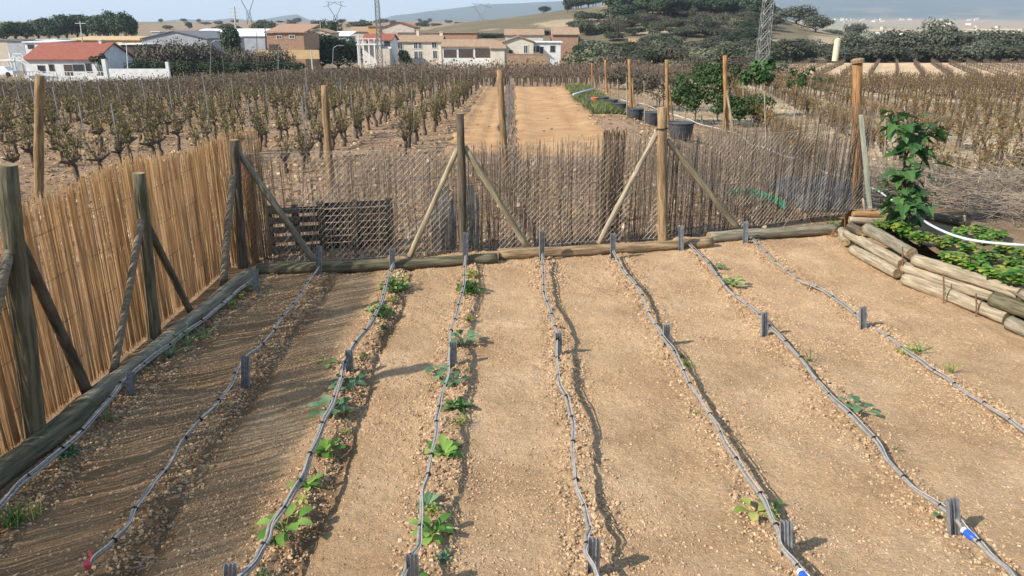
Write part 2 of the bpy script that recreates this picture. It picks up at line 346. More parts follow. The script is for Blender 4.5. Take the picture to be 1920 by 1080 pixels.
        F = np.stack([j, j2, sides + j2, sides + j], -1)[None] + (np.arange(n) * 2 * sides)[:, None, None]
        l = rng.random(n) if lids is None else lids
        s.add(V.reshape(-1, 3), F.reshape(-1, 4), np.repeat(l, sides))
    def leaves(s, C, size, flat=.3, aspect=1.5, nrm=None, lids=None):
        """diamond leaves, folded along the midrib"""
        C = np.asarray(C, float); n = len(C); size = np.broadcast_to(np.asarray(size, float), (n,))
        N = rng.normal(size=(n, 3)); N[:, 2] = np.abs(N[:, 2]) + flat
        if nrm is not None: N = N * .6 + nrm * 1.2
        N /= np.linalg.norm(N, axis=1, keepdims=True)
        A = np.cross(N, rng.normal(size=(n, 3))); A /= np.linalg.norm(A, axis=1, keepdims=True); B = np.cross(N, A)
        a = size[:, None] * .5 * aspect ** .5; b = size[:, None] * .5 / aspect ** .5
        V = np.stack([C - A * a, C + B * b + N * b * .3, C + A * a, C - B * b + N * b * .3], 1)
        k = np.arange(n)[:, None] * 4
        F = np.concatenate([k + [0, 1, 2], k + [0, 2, 3]]); l = rng.random(n) if lids is None else lids
        s.add(V.reshape(-1, 3), F, np.concatenate([l, l]))
    def rocks(s, C, size, lids=None):
        C = np.asarray(C, float); n = len(C); size = np.broadcast_to(np.asarray(size, float), (n,))
        q = (1 + 5 ** .5) / 2
        I = np.array([[-1, q, 0], [1, q, 0], [-1, -q, 0], [1, -q, 0], [0, -1, q], [0, 1, q], [0, -1, -q], [0, 1, -q], [q, 0, -1], [q, 0, 1], [-q, 0, -1], [-q, 0, 1]]) / 1.9
        FI = np.array([[0, 11, 5], [0, 5, 1], [0, 1, 7], [0, 7, 10], [0, 10, 11], [1, 5, 9], [5, 11, 4], [11, 10, 2], [10, 7, 6], [7, 1, 8], [3, 9, 4], [3, 4, 2], [3, 2, 6], [3, 6, 8], [3, 8, 9], [4, 9, 5], [2, 4, 11], [6, 2, 10], [8, 6, 7], [9, 8, 1]])
        sc = size[:, None] * (.6 + .8 * rng.random((n, 3))) * .5
        V = I[None] * sc[:, None, :] * (1 + .8 * (rng.random((n, 12, 1)) - .5)); ang = rng.random(n) * 6.28
        ca, sa = np.cos(ang)[:, None], np.sin(ang)[:, None]
        V = np.stack([V[..., 0] * ca - V[..., 1] * sa, V[..., 0] * sa + V[..., 1] * ca, V[..., 2] * .8], -1) + C[:, None]
        F = FI[None] + (np.arange(n) * 12)[:, None, None]; l = rng.random(n) if lids is None else lids
        s.add(V.reshape(-1, 3), F.reshape(-1, 3), np.repeat(l, 20))
    def blade(s, base, ang, length, width, lift=1.0, droop=1.0, seg=6, fold=.25, lid=None, rib=True, shape='oval', wav=0.0):
        """a leaf blade that rises from base and arches over"""
        t = np.linspace(0, 1, seg + 1); e0 = lift
        dx = np.cumsum(np.cos(e0 - droop * t)) ; dz = np.cumsum(np.sin(e0 - droop * t)); dx = (dx - dx[0]) / seg * length; dz = (dz - dz[0]) / seg * length
        w = {'oval': np.sin(np.pi * np.clip(t * .92 + .05, 0, 1)) ** .8, 'spoon': np.clip(.12 + np.sin(np.pi * np.clip(t, 0, 1) ** 1.9) ** .9, 0, 1.1), 'strap': (1 - t ** 2.5) * .9 + .02}[shape] * width / 2
        c, sn = math.cos(ang), math.sin(ang)
        mid = np.stack([base[0] + dx * c, base[1] + dx * sn, base[2] + dz], -1)
        side = np.array([-sn, c, 0.])
        wv = wav * np.sin(t * 19 + random.random() * 6) * width
        Lf = mid + side * w[:, None] + np.array([0, 0, 1.]) * (w * fold + wv)[:, None]; Rt = mid - side * w[:, None] + np.array([0, 0, 1.]) * (w * fold - wv)[:, None]
        V = np.stack([Lf, mid, Rt], 1).reshape(-1, 3); i = np.arange(seg)[:, None] * 3
        F = np.concatenate([i + [0, 1, 4, 3], i + [1, 2, 5, 4]])
        s.add(V, F, random.random() if lid is None else lid)
def copy_tree(o, parent=None):
    c = o.copy(); COL.objects.link(c); c.parent = parent
    for ch in list(o.children): copy_tree(ch, c)
    return c
def log_local(name, p0, p1, r0, r1, m, parent=None, sides=14, seg=10, wob=.06, bend=.0, end=True, twist=0, rel=None):
    """a log or pole whose own z runs along it, so that the grain does too"""
    p0 = Vector(p0); p1 = Vector(p1); d = p1 - p0; Ln = d.length
    z = np.linspace(0, Ln, seg + 1); ph = random.random() * 6
    P = np.stack([np.sin(z * 1.7 + ph) * r0 * .16 + bend * np.sin(z / Ln * math.pi), np.cos(z * 1.3 + ph) * r0 * .13, z], -1)
    rr = np.linspace(r0, r1, seg + 1) * (1 + .05 * np.sin(z * 5 + ph))
    b = MB(); b.tube(P, rr, sides, True, wob=wob, capmi=1 if end else 0, twist=twist)
    o = b.build(name, [m, M['wood_end']], parent, smooth=True)
    o.location = p0 - (rel if rel else Vector((0, 0, 0))); o.rotation_mode = 'QUATERNION'; o.rotation_quaternion = d.to_track_quat('Z', 'Y')
    for p in o.data.polygons:
        if p.material_index == 1: p.use_smooth = False
    return o

# ------------------------------------------------------------------ ground
angs = np.concatenate([np.arange(-180, -72, 4.), np.arange(-72, 72, .36), np.arange(72, 180, 4.)]); angs = np.radians(angs)
rad = np.concatenate([[0.3], np.geomspace(1.0, 10500, 430)])
A_, R_ = np.meshgrid(angs, rad, indexing='ij'); gx = R_ * np.sin(A_); gy = R_ * np.cos(A_); gz = T(gx, gy)
na, nr = gx.shape
i, j = np.meshgrid(np.arange(na), np.arange(nr - 1), indexing='ij'); i2 = (i + 1) % na
F = np.stack([i * nr + j, i * nr + j + 1, i2 * nr + j + 1, i2 * nr + j], -1).reshape(-1, 4)
g = MB(); g.add(np.stack([gx, gy, gz], -1).reshape(-1, 3), F)
# what grows or lies on each piece of land (a map of land use)
d = R_ * np.maximum(np.cos(A_), .5); u = np.where(gy > 0, gx / np.maximum(gy, .01), 3); pxm = 960 + FPX * u * 1.055
zc = np.ones(gx.shape + (3,)) * np.array([.29, .195, .125])
def zone(w, c):
    global zc
    zc = zc * (1 - w[..., None]) + np.array(c) * w[..., None]
n1 = fbm(gx, gy, .25, 4, 11); n2 = fbm(gx, gy, 1 / 35., 4, 21); n3 = fbm(gx, gy, 1 / 160., 4, 31)
zone(smooth(3, 9, gx) * smooth(10, 13, gy) * (1 - smooth(85, 95, d)), (.29, .21, .135))
zone(smooth(.52, .66, n1) * (d < 90) * (gy > 14) * smooth(5, 9, gx), (.44, .36, .25))
zone(smooth(90, 96, d) * (1 - smooth(164, 168, d)) * smooth(.24, .30, u), (.52, .38, .235))
zone(smooth(60, 100, d) * (1 - smooth(.24, .30, u)), (.22, .18, .11))
zone(smooth(120, 150, d) * (u < .3), (.22, .17, .11))
zone(smooth(166, 175, d) * (u >= .25), (.11, .12, .07))
cell = np.floor(gx / (60 + d * .05) + n3 * 3) * 7.13 + np.floor(gy / (45 + d * .12)) * 3.77
hsh = np.abs(np.sin(cell * 12.9898) * 43758.5453) % 1
fieldc = np.where(hsh[..., None] < .35, [.34, .25, .16], np.where(hsh[..., None] < .6, [.24, .18, .12], np.where(hsh[..., None] < .8, [.16, .16, .09], [.42, .33, .22])))
w = smooth(380, 480, d) * (1 - smooth(4300, 5000, d)); wr = w * (u > .3) * smooth(700, 1000, d)
zone(w * (u <= .3), (.25, .18, .12)); zone(w * (u <= .3) * (hsh > .6), (.18, .17, .10)); zone(w * (u <= .3) * (hsh > .88), (.36, .29, .19))
zc = zc * (1 - wr[..., None]) + np.where(hsh[..., None] < .3, [.26, .24, .15], fieldc * 1.35) * wr[..., None]
hillm = np.exp(-((gx - 112) / 130) ** 2 / 2 - ((gy - 430) / 160) ** 2 / 2) * smooth(140, 190, d)
zone(smooth(.25, .5, hillm), (.15, .125, .08)); zone(smooth(.25, .5, hillm) * smooth(.56, .62, n2), (.33, .26, .17))
mtn = smooth(4200, 5200, d); zone(mtn, (.045, .065, .06)); zone(mtn * smooth(.5, .62, n3) * (u > .3) * (1 - smooth(5000, 5900, d)), (.17, .16, .11))
go = g.build('ground', M['ground'], smooth=True); tag(go, kind='structure')
a = go.data.color_attributes.new('zone', 'FLOAT_COLOR', 'POINT'); a.data.foreach_set('color', np.concatenate([zc, np.ones(gx.shape + (1,))], -1).astype(np.float32).ravel())

# hose lines in the garden: pixel path, height above the soil
HP = {
 0: ([(478, 520), (440, 550), (400, 585), (340, 625), (290, 665), (243, 708), (190, 762), (120, 832), (60, 890), (0, 945), (-80, 1025)], .13),
 1: ([(598, 500), (560, 560), (520, 605), (490, 645), (462, 675), (440, 705), (415, 740), (385, 780), (345, 825), (305, 885), (265, 935), (235, 985), (200, 1030), (165, 1065)], .11),
 2: ([(737, 497), (715, 560), (690, 605), (660, 655), (640, 700), (625, 740), (607, 790), (578, 860), (550, 920), (515, 975), (490, 1020), (460, 1072), (430, 1120)], .15),
 3: ([(873, 480), (865, 540), (853, 600), (843, 650), (838, 700), (825, 755), (817, 800), (802, 880), (795, 930), (785, 1000), (768, 1045), (755, 1100)], .17),
 4: ([(1015, 475), (1020, 540), (1033, 590), (1042, 640), (1048, 700), (1060, 745), (1070, 800), (1078, 870), (1087, 930), (1100, 985), (1103, 1012), (1098, 1040), (1122, 1085)], .16),
 5: ([(1150, 468), (1170, 510), (1195, 545), (1215, 580), (1240, 625), (1262, 665), (1285, 705), (1310, 745), (1340, 795), (1375, 855), (1415, 920), (1450, 980), (1475, 1030), (1512, 1090)], .13),
 6: ([(1280, 448), (1310, 480), (1340, 510), (1370, 545), (1410, 580), (1435, 607), (1470, 640), (1510, 685), (1545, 728), (1590, 780), (1640, 830), (1680, 875), (1730, 930), (1775, 965), (1820, 1000), (1865, 1045), (1905, 1090)], .09),
 7: ([(1399, 442), (1430, 470), (1460, 495), (1500, 527), (1530, 540), (1570, 565), (1615, 600), (1660, 625), (1690, 655), (1730, 685), (1780, 710), (1830, 748), (1880, 785), (1935, 820), (2000, 870)], .05)}
def smooth_path(P, per=7):
    P = np.asarray(P, float); n = len(P); Q = np.vstack([2 * P[0] - P[1], P, 2 * P[-1] - P[-2]]); out = []
    for i in range(n - 1):
        p0, p1, p2, p3 = Q[i], Q[i + 1], Q[i + 2], Q[i + 3]
        for t in np.arange(per) / per: out.append(.5 * ((2 * p1) + (-p0 + p2) * t + (2 * p0 - 5 * p1 + 4 * p2 - p3) * t * t + (-p0 + 3 * p1 - 3 * p2 + p3) * t ** 3))
    out.append(P[-1]); return np.array(out)
hose3d = {k: smooth_path([tuple(at(x, y, h)) for x, y in p]) for k, (p, h) in HP.items()}

# garden soil: one sheet of raked beds with crumbly rows under the hoses
X0, X1, Y0, Y1, ST = -3.62, 5.35, 2.2, 11.75, .0155
xs = np.arange(X0, X1, ST); ys = np.arange(Y0, Y1, ST); sx, sy = np.meshgrid(xs, ys, indexing='ij')
backY = lambda x: 9.05 + (x + 3.55) * .236                       # the back logs
rowd = np.full(sx.shape, 9.); rowi = np.zeros(sx.shape)
for k in range(8):
    P = hose3d[k]; o_ = np.argsort(P[:, 1]); hx = np.interp(sy, P[o_, 1], P[o_, 0]); dd = sx - hx - .04; m_ = np.abs(dd) < np.abs(rowd); rowd = np.where(m_, dd, rowd); rowi = np.where(m_, k, rowi)
crumb = np.exp(-(rowd / .20) ** 2); coarse = smooth(.25, 1.1, crumb + .55 * vn(sx, sy, 1.7, 4) - .1)
edge = np.exp(-np.abs(sy - backY(sx)) / .18) + np.exp(-np.abs(sx + 3.3) / .15) + np.exp(-np.abs(sx - 4.85) / .15)
sz = (fbm(sx, sy, 1.1, 3, 1) - .5) * .05 + (fbm(sx, sy, 7, 3, 7) - .5) * .026 * (.5 + coarse) + (fbm(sx, sy, 22, 3, 13) - .5) * .030 * (.45 + 1.3 * coarse) + (fbm(sx, sy, 3.1, 3, 77) - .5) * .03 + crumb * .018
wet = np.exp(-((rowd - .13) / .09) ** 2) * (rowi < 3) * (rowi > 0)            # a watered channel beside the second and third hose
sz -= wet * .045 * smooth(.3, .6, vn(sx, sy, 1.6, 8))
sz += edge * .015
pit = at(322, 942, 0); sz -= .05 * np.exp(-((sx - pit.x) ** 2 + (sy - pit.y) ** 2) / .006)
nx, ny = sx.shape; i, j = np.meshgrid(np.arange(nx - 1), np.arange(ny - 1), indexing='ij')
F = np.stack([i * ny + j, (i + 1) * ny + j, (i + 1) * ny + j + 1, i * ny + j + 1], -1).reshape(-1, 4)
cm = ((sy < backY(sx) + .12))[:-1, :-1].ravel(); F = F[cm]
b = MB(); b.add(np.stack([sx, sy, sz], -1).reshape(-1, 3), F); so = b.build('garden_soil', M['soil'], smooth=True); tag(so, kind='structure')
damp_shade = np.clip(wet * .75 * smooth(.2, .55, vn(sx, sy, 2.1, 8)) + .72 * (1 - smooth(-2.5, -.5, sx + .9 * (vn(sx, sy, .9, 3) - .5))), 0, 1)  # watered channels; left beds darkened for damp plus the reed screen's shade
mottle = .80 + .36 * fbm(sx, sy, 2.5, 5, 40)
zcl = np.stack([(1 - .52 * damp_shade), (1 - .56 * damp_shade), (1 - .60 * damp_shade), np.ones_like(damp_shade)], -1); zcl[..., :3] *= mottle[..., None] * (1 - .10 * coarse)[..., None]
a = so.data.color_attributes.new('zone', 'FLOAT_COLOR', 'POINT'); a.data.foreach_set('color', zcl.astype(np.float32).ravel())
def soil_z(x, y):
    i = int((x - X0) / ST); j = int((y - Y0) / ST)
    return float(sz[min(max(i, 0), nx - 1), min(max(j, 0), ny - 1)])

# loose crumbs of soil
N = 420000; cx = X0 + .3 + rng.random(N) * (X1 - X0 - .9); cy = Y0 + rng.random(N) ** 1.0 * (9.3 - Y0 + 2.2)
ii = np.clip(((cx - X0) / ST).astype(int), 0, nx - 1); jj = np.clip(((cy - Y0) / ST).astype(int), 0, ny - 1)
pch = fbm(cx, cy, 1.3, 3, 61)
keep = (rng.random(N) < .16 + .5 * smooth(.46, .66, pch) + .42 * coarse[ii, jj] ** 1.3 + .4 * np.clip(edge[ii, jj], 0, 1)) & (cy < backY(cx) - .04)
cx, cy, ii, jj = cx[keep], cy[keep], ii[keep], jj[keep]; s_ = .006 + .018 * rng.random(len(cx)) ** 3.2 + .010 * (rng.random(len(cx)) < .02)
s_ *= (.75 + .5 * coarse[ii, jj])
dl = damp_shade[ii, jj]; lid = np.clip(rng.random(len(cx)) * (1 - .75 * dl), 0, 1)
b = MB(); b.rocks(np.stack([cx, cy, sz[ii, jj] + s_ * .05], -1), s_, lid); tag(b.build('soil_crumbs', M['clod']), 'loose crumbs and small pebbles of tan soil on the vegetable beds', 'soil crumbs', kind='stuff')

# dirt track beyond the fence: two wheel lanes
def lane(xa, xb, ya, yb, n=60, m=12):
    yy = np.linspace(ya, yb, n); V = []
    for y in yy:
        for k in range(m + 1):
            f = k / m; x = (xa(y) if callable(xa) else xa) * (1 - f) + (xb(y) if callable(xb) else xb) * f
            if k in (0, m) or y == yy[0]: x += (vn(x, y, 1.3, 5) - .5) * .35
            V.append((x, y - (1.4 * vn(x, 3, 1.5, 5) if y == yy[0] else 0), Tz(x, y) + .075 - (.13 if y == yy[0] else 0) - .035 * math.sin(math.pi * f) + (.010 * math.sin(f * 25)) - .045 * math.exp(-((f - .28) / .1) ** 2) - .045 * math.exp(-((f - .76) / .1) ** 2) - (.06 if k in (0, m) else 0)))
    i, j = np.meshgrid(np.arange(n - 1), np.arange(m), indexing='ij'); w = m + 1
    return np.array(V), np.stack([i * w + j, i * w + j + 1, (i + 1) * w + j + 1, (i + 1) * w + j], -1).reshape(-1, 4)
b = MB()
for args in ((lambda y: -1.95 + .004 * y, lambda y: -.32 - .0 * y, 19.5, 51), (.12, lambda y: 2.75 + .012 * y - .3 * max(0, (24 - y) / 4), 19.0, 51)):
    V, F = lane(*args); b.add(V, F)
tag(b.build('dirt_track', M['track'], smooth=True), kind='structure')

# raised bed behind the log wall
bx = np.linspace(5.12, 8.3, 90); by = np.linspace(4.3, 11.6, 200); BX, BY = np.meshgrid(bx, by, indexing='ij')
BZ = .36 + (fbm(BX, BY, 3, 4, 3) - .5) * .10 - smooth(7.4, 8.25, BX) * .9 - smooth(11.0, 11.6, BY) * .5
i, j = np.meshgrid(np.arange(89), np.arange(199), indexing='ij')
b = MB(); b.add(np.stack([BX, BY, BZ], -1).reshape(-1, 3), np.stack([i * 200 + j, (i + 1) * 200 + j, (i + 1) * 200 + j + 1, i * 200 + j + 1], -1).reshape(-1, 4))
tag(b.build('raised_bed_soil', M['bed'], smooth=True), kind='structure')
def bedz(x, y): return .36 + (float(fbm(x, y, 3, 4, 3)) - .5) * .10

# stones and clods outside the fence, fallen leaves
N = 17000; yy = 9.5 + 45 * rng.random(N) ** 1.8; xx = (rng.random(N) * 2 - 1) * yy * .78
k = ~((xx > -3.6) & (xx < 5.2) & (yy < backY(xx) + .2)) & ~((xx > -1.8) & (xx < 2.7) & (yy > 18) & (rng.random(N) < .93)); k &= ~((xx > 5) & (xx < 8.3) & (yy < 11.7))
xx, yy = xx[k], yy[k]; sss = .02 + .10 * rng.random(len(xx)) ** 4 + .0008 * yy
b = MB(); b.rocks(np.stack([xx, yy, T(xx, yy) + sss * .15], -1), sss); tag(b.build('field_stones', M['stone']), 'loose stones and clods on the brown field outside the fence', 'stones', kind='stuff')
N = 14000; yy = 12 + 45 * rng.random(N) ** 1.5; xx = (rng.random(N) * 2 - 1) * yy * .78
k = ~((xx > -1.7) & (xx < 2.6) & (yy > 18) & (rng.random(N) < .96) & ~((xx > -.35) & (xx < .15))); xx, yy = xx[k], yy[k]
b = MB(); b.leaves(np.stack([xx, yy, T(xx, yy) + .03], -1), .07 + .0012 * yy, 2.0); tag(b.build('leaf_litter', M['litter']), 'brown fallen vine leaves scattered on the field between the vines', 'fallen leaves', kind='stuff')

# ------------------------------------------------------------------ garden fence posts
ROPE = M['rope']
def braced_post(name, label, group, base, top, r, m, braces, cat='fence post', bm=None):
    B = Vector(base); t = Vector(top); e = empty(name, B, label, cat, group)
    log_local('post', B - Vector((0, 0, .15)), t, r, r * .88, m, e, rel=B, wob=.08)
    for (a, c, rr, mm) in braces:
        log_local('brace', c, a, rr, rr * .9, mm, e, rel=B, wob=.07, twist=.0)
    return e
GF = 'posts of the garden fence'
pA = at(62, 838); tA = atY(12, 308, pA.y)
braced_post('fence_post', 'thick grey-green garden post at the left edge, nearest the camera', GF, pA, tA, .076, M['wood_green'],
    [(atY(38, 455, pA.y + .05), at(165, 742, .03), .043, M['wood_dark']), (atY(20, 470, pA.y - .05), Vector((-3.5, 3.9, .05)), .036, ROPE)])
pB = at(290, 642); tB = atY(259, 324, pB.y)
braced_post('fence_post', 'second garden post in front of the yellow reed screen with one rope-wrapped brace', GF, pB, tB, .060, M['wood_green'],
    [(atY(266, 400, pB.y + .05), at(362, 592, .03), .036, M['wood_dark']), (atY(264, 412, pB.y - .04), at(212, 705, .03), .034, ROPE)])
pC = at(455, 505); tC = atY(437, 262, pC.y)
braced_post('fence_post', 'dark pointed corner post where the reed screen meets the wire mesh', GF, pC, tC, .062, M['wood_dark'],
    [(atY(446, 285, pC.y + .06), at(592, 492, .03), .045, M['wood_grey']), (atY(437, 330, pC.y - .05), at(419, 535, .03), .045, ROPE)])
pD = at(868, 477); tD = atY(862, 213, pD.y)
braced_post('fence_post', 'dark round post at the middle of the back fence, with two braces', GF, pD, tD, .058, M['wood_dark'],
    [(atY(857, 280, pD.y + .03), at(769, 482, .03), .038, M['wood_brace']), (atY(872, 275, pD.y + .03), at(990, 466, .03), .045, M['wood_brace'])])
pE = at(1246, 452); tE = atY(1241, 201, pE.y)
eE = braced_post('fence_post', 'braced brown-grey back fence post with a wire band near its top', GF, pE, tE, .078, M['wood_tan'],
    [(atY(1232, 250, pE.y + .03), at(1122, 457, .03), .040, M['wood_log']), (atY(1252, 262, pE.y + .05), at(1388, 434, .03), .045, M['wood_brace'])])
b = MB(); q = tE - pE; b.tube([q * .845, q * .852], .078, 14); b.build('wire_band', M['tie'], eE)
eF = braced_post('fence_post', 'tall smooth orange corner post right of the mesh fence beside the fig tree', 'tall orange posts', at(1611, 392), atY(1608, 113, at(1611, 392).y), .085, M['wood_orange'], [])
q = atY(1608, 113, at(1611, 392).y) - at(1611, 392); b = MB(); b.tube([q * .985, q * 1.005, q * 1.012], [.105, .105, .06], 14); b.build('post_cap', M['wood_tan'], eF)
# plank leaning on the tall corner post
p0 = at(1632, 400, .05); p1 = atY(1614, 216, p0.y - .02); rot = (p1 - p0).to_track_quat('Z', 'Y')
b = MB(); b.box((0, 0, (p1 - p0).length / 2), (.095, .035, (p1 - p0).length)); o = b.build('leaning_plank', M['wood_plank']); o.location = p0; o.rotation_mode = 'QUATERNION'; o.rotation_quaternion = rot
tag(o, 'flat grey-green plank leaning against the tall orange corner post', 'plank')
for (bx_, by_, tx, ty, lab) in ((1625, 420, 1618, 372, 'short pale wooden peg before the tall orange corner post'), (1612, 425, 1612, 402, 'stubby square peg standing in the log corner beneath the tall orange post'), (1812, 423, 1808, 404, 'short pale peg at the edge of the brush pile behind the strawberries')):
    p = at(bx_, by_, .38 if bx_ > 1700 else .2); q = atY(tx, ty, p.y); o = log_local('peg', p, q, .018, .018, M['wood_log'], sides=6, seg=3); tag(o, lab, 'peg', 'pegs by the log wall')

# tall orange posts of the outer fence
OF = 'tall orange posts of the outer fence line'
outer = [
 ((68, 372), (75, 141), .085, [], 'tall orange post rising above the reed screen at the far left'),
 ((622, 352), (607, 160), .075, [], 'orange-brown post rising behind the mesh between the left vines'),
 ((949, 342), (938, 131), .075, [], 'brown post standing between the two lanes of the dirt track'),
 ((1111, 168), (1110, 119), .06, [], 'thin far orange post behind the orange tub'),
 ((1138, 174), (1135, 112), .075, [], 'farthest thick orange post with a slight lean, behind the row of tubs'),
 ((1184, 204), (1180, 111), .08, [((1185, 148), (1190, 206))], 'orange post with a close strut behind the small black tubs'),
 ((1253, 228), (1250, 112), .08, [((1254, 160), (1262, 229))], 'orange post with a pale strut above the biggest black tub'),
 ((1364, 252), (1359, 104), .085, [((1363, 170), (1376, 262)), ((1361, 175), (1354, 255))], 'orange post with two struts in the dry weeds behind the mesh')]
for (bp, tp, r, br, lab) in outer:
    p = G(*bp); q = atY(*tp, p.y)
    bb = []
    for (a_, c_) in br:
        c = G(*c_); bb.append((atY(*a_, p.y), c, .045, M['wood_tan']))
    braced_post('outer_fence_post', lab, OF, p, q, r, M['wood_post'] if bp[0] < 1000 else M['wood_orange'], bb)
p = G(474, 500); p = at(470, 497, -.03); q = atY(456, 292, p.y)
braced_post('outer_fence_post', 'reddish orange post just behind the dark corner post of the garden', OF, p + Vector((0, .15, 0)), q + Vector((0, .15, 0)), .055, M['wood_orange'], [])

# ------------------------------------------------------------------ reed screen and mesh
def screen(path, hfun, n, rmin, rmax, lean, m, name, label, cat, jitter=.03, lowfun=None, sides=4, wires=(), dens=None):
    P = np.asarray(path, float); seg = np.hypot(*(P[1:] - P[:-1]).T); cum = np.concatenate([[0], np.cumsum(seg)])
    t = rng.random(n) * cum[-1]
    if dens is not None: t = t[rng.random(len(t)) < dens(t / cum[-1])]
    x = np.interp(t, cum, P[:, 0]); y = np.interp(t, cum, P[:, 1]); f = t / cum[-1]
    h = hfun(f) * (1 + .0 * t) + rng.normal(size=len(t)) * .035 - np.abs(rng.normal(size=len(t))) * .04
    lo = rng.random(len(t)) * .05 - .04
    b = MB(); j = lambda s: rng.normal(size=len(t)) * s
    # each cane in two bits so that it bends a little
    P0 = np.stack([x + j(jitter * .5), y + j(jitter * .5), lo], -1); P2 = np.stack([x + j(jitter) + j(lean), y + j(jitter) + j(lean), h], -1)
    Pm = (P0 + P2) / 2 + np.stack([j(.008), j(.008), j(.0)], -1); r = rmin + (rmax - rmin) * rng.random(len(t)); l = rng.random(len(t))
    b.sticks(P0, Pm, r, sides, l); b.sticks(Pm, P2, r * .8, sides, l)
    o = b.build(name, m); return tag(o, label, cat)
xl = -3.70
o = screen([(xl, 1.2), (xl, 9.0), (-3.60, 9.55), (-3.50, 9.72), (-3.28, 9.78)], lambda f: 1.84 + .05 * np.sin(f * 21) - .22 * f, 2250, .0026, .0050, .008, M['reed'], 'reed_screen', 'tall golden yellow reed screen fixed along the left side of the garden', 'reed screen', .008)
b = MB()
for z in (.25, .62, 1.0, 1.38): b.tube([(xl + .02 * math.sin(y * 9), y, z + .02 * math.sin(y * 2.3)) for y in np.arange(1.2, 9.35, .15)], .0022, 3, False)
b.build('binding_wire', M['tie'], o)
# second thin layer further back that closes some of the gaps near the corner
bl = lambda f: (-3.55 + f * 9.35)
backpath = [(-3.52, 9.25), (-.68, 9.95), (2.23, 10.66), (5.85, 12.3)]
o = screen(backpath, lambda f: np.interp(f, [0, .1, .3, .55, .75, .85, 1], [1.45, 1.42, 1.45, 1.52, 1.55, 1.75, 1.85]), 1250, .0018, .0046, .050, M['reed_old'], 'old_reed_screen', 'worn see-through screen of dark old canes along the back fence', 'reed screen', .03,
           dens=lambda f: np.interp(f, [0, .30, .33, .5, .51, .56, .57, .8, 1], [.55, .5, .75, .8, .85, .85, .7, .8, .85]))
bi = MB()
for f0 in (.515,):
    for _ in range(46):
        f = f0 + random.random() * .035; x = -3.5 + f * 9.3; y = 9.3 + (x + 3.5) * .25 + .12 + random.random() * .05
        bi.tube([(x, y, 0), (x + random.uniform(-.02, .02), y, random.uniform(1.45, 1.6))], .007, 4)
tag(bi.build('cane_bundle', M['reed_old']), 'dense dark bundle of old canes standing against the back screen right of the track post', 'cane bundle')
# chain link mesh on the back fence
def chain(path, h, pitch=.08, r=.0018):
    P = np.asarray(path, float); seg = np.hypot(*(P[1:] - P[:-1]).T); cum = np.concatenate([[0], np.cumsum(seg)]); Ln = cum[-1]
    b = MB(); P0 = []; P1 = []
    for s in (1, -1):
        for t0 in np.arange(-h, Ln + h, pitch):
            ta, tb = t0, t0 + s * h * .95
            # clip
            def pt(t, z): return (np.interp(t, cum, P[:, 0]), np.interp(t, cum, P[:, 1]), z)
            za, zb = .02, h
            lo, hi = 0, Ln
            f0, f1 = 0., 1.
            if ta < lo: f0 = max(f0, (lo - ta) / (tb - ta)) if tb > ta else 2
            if ta > hi: f0 = max(f0, (hi - ta) / (tb - ta)) if tb < ta else 2
            if tb < lo: f1 = min(f1, (lo - ta) / (tb - ta)) if tb < ta else f1
            if tb > hi: f1 = min(f1, (hi - ta) / (tb - ta)) if tb > ta else f1
            if f0 >= f1 or f0 > 1: continue
            k = 4
            fs = np.linspace(f0, f1, k + 1); q = [pt(ta + (tb - ta) * f, za + (zb - za) * f) for f in fs]
            for a_, c_ in zip(q[:-1], q[1:]): P0.append(a_); P1.append(c_)
    P0 = np.array(P0); P1 = np.array(P1); P0[:, 1] -= .035; P1[:, 1] -= .035
    b.sticks(P0, P1, np.where(P1[:, 0] > P0[:, 0], r * 1.15, r * .55), 3)
    for z in (.03, h * .5, h):
        q = [(np.interp(t, cum, P[:, 0]), np.interp(t, cum, P[:, 1]) - .037, z + .012 * math.sin(t * 3)) for t in np.linspace(0, Ln, 60)]; b.tube(q, .002, 3, False)
    return b
tag(chain(backpath, 1.45).build('chain_link_mesh', M['mesh_wire']), 'galvanised chain link mesh stretched over the back fence posts', 'wire mesh')

# ------------------------------------------------------------------ edging logs
EL = 'edging logs round the vegetable beds'
def elog(name, pa, pb, r, m, label, group=EL, za=.07, zb=None, r2=None):
    a_ = at(pa[0], pa[1], za); c_ = at(pb[0], pb[1], zb if zb is not None else za)
    o = log_local(name, a_, c_, r, r2 or r * .94, m, seg=22, sides=16, wob=.11); return tag(o, label, 'log', group)
elog('edging_log', (482, 508), (932, 484), .078, M['wood_green'], 'greenish weathered edging log at the foot of the back fence, left half')
elog('edging_log', (934, 479), (1335, 455), .078, M['wood_tan'], 'orange-brown flaking edging log in the middle of the back fence')
elog('edging_log', (1328, 446), (1568, 430), .082, M['wood_grey'], 'grey edging log at the right end of the back fence', za=.08)
elog('edging_log', (470, 514), (150, 768), .085, M['wood_grey'], 'shaded grey edging log along the reed screen, the farther of two')
elog('edging_log', (162, 770), (-160, 1000), .10, M['wood_green'], 'thick grey-green edging log along the reed screen, nearest the camera')
WL = 'logs stacked into the wall of the raised bed'
def wlog(pa, pb, z, r, m, label): return elog('wall_log', pa, pb, r, m, label, WL, z)
wlog((1600, 468), (1682, 514), .075, .07, M['wood_log'], 'bottom log at the far end of the stacked log wall, cut short before the gap')
wlog((1698, 524), (1888, 598), .075, .078, M['wood_log'], 'long pale bottom log of the stacked log wall')
wlog((1895, 604), (2050, 672), .075, .078, M['wood_grey'], 'bottom log of the wall running out of the right edge')
wlog((1588, 436), (1694, 494), .215, .07, M['wood_log'], 'middle log at the far end of the stacked log wall')
wlog((1697, 500), (1866, 556), .215, .072, M['wood_log'], 'middle log of the wall with a flaky cut end')
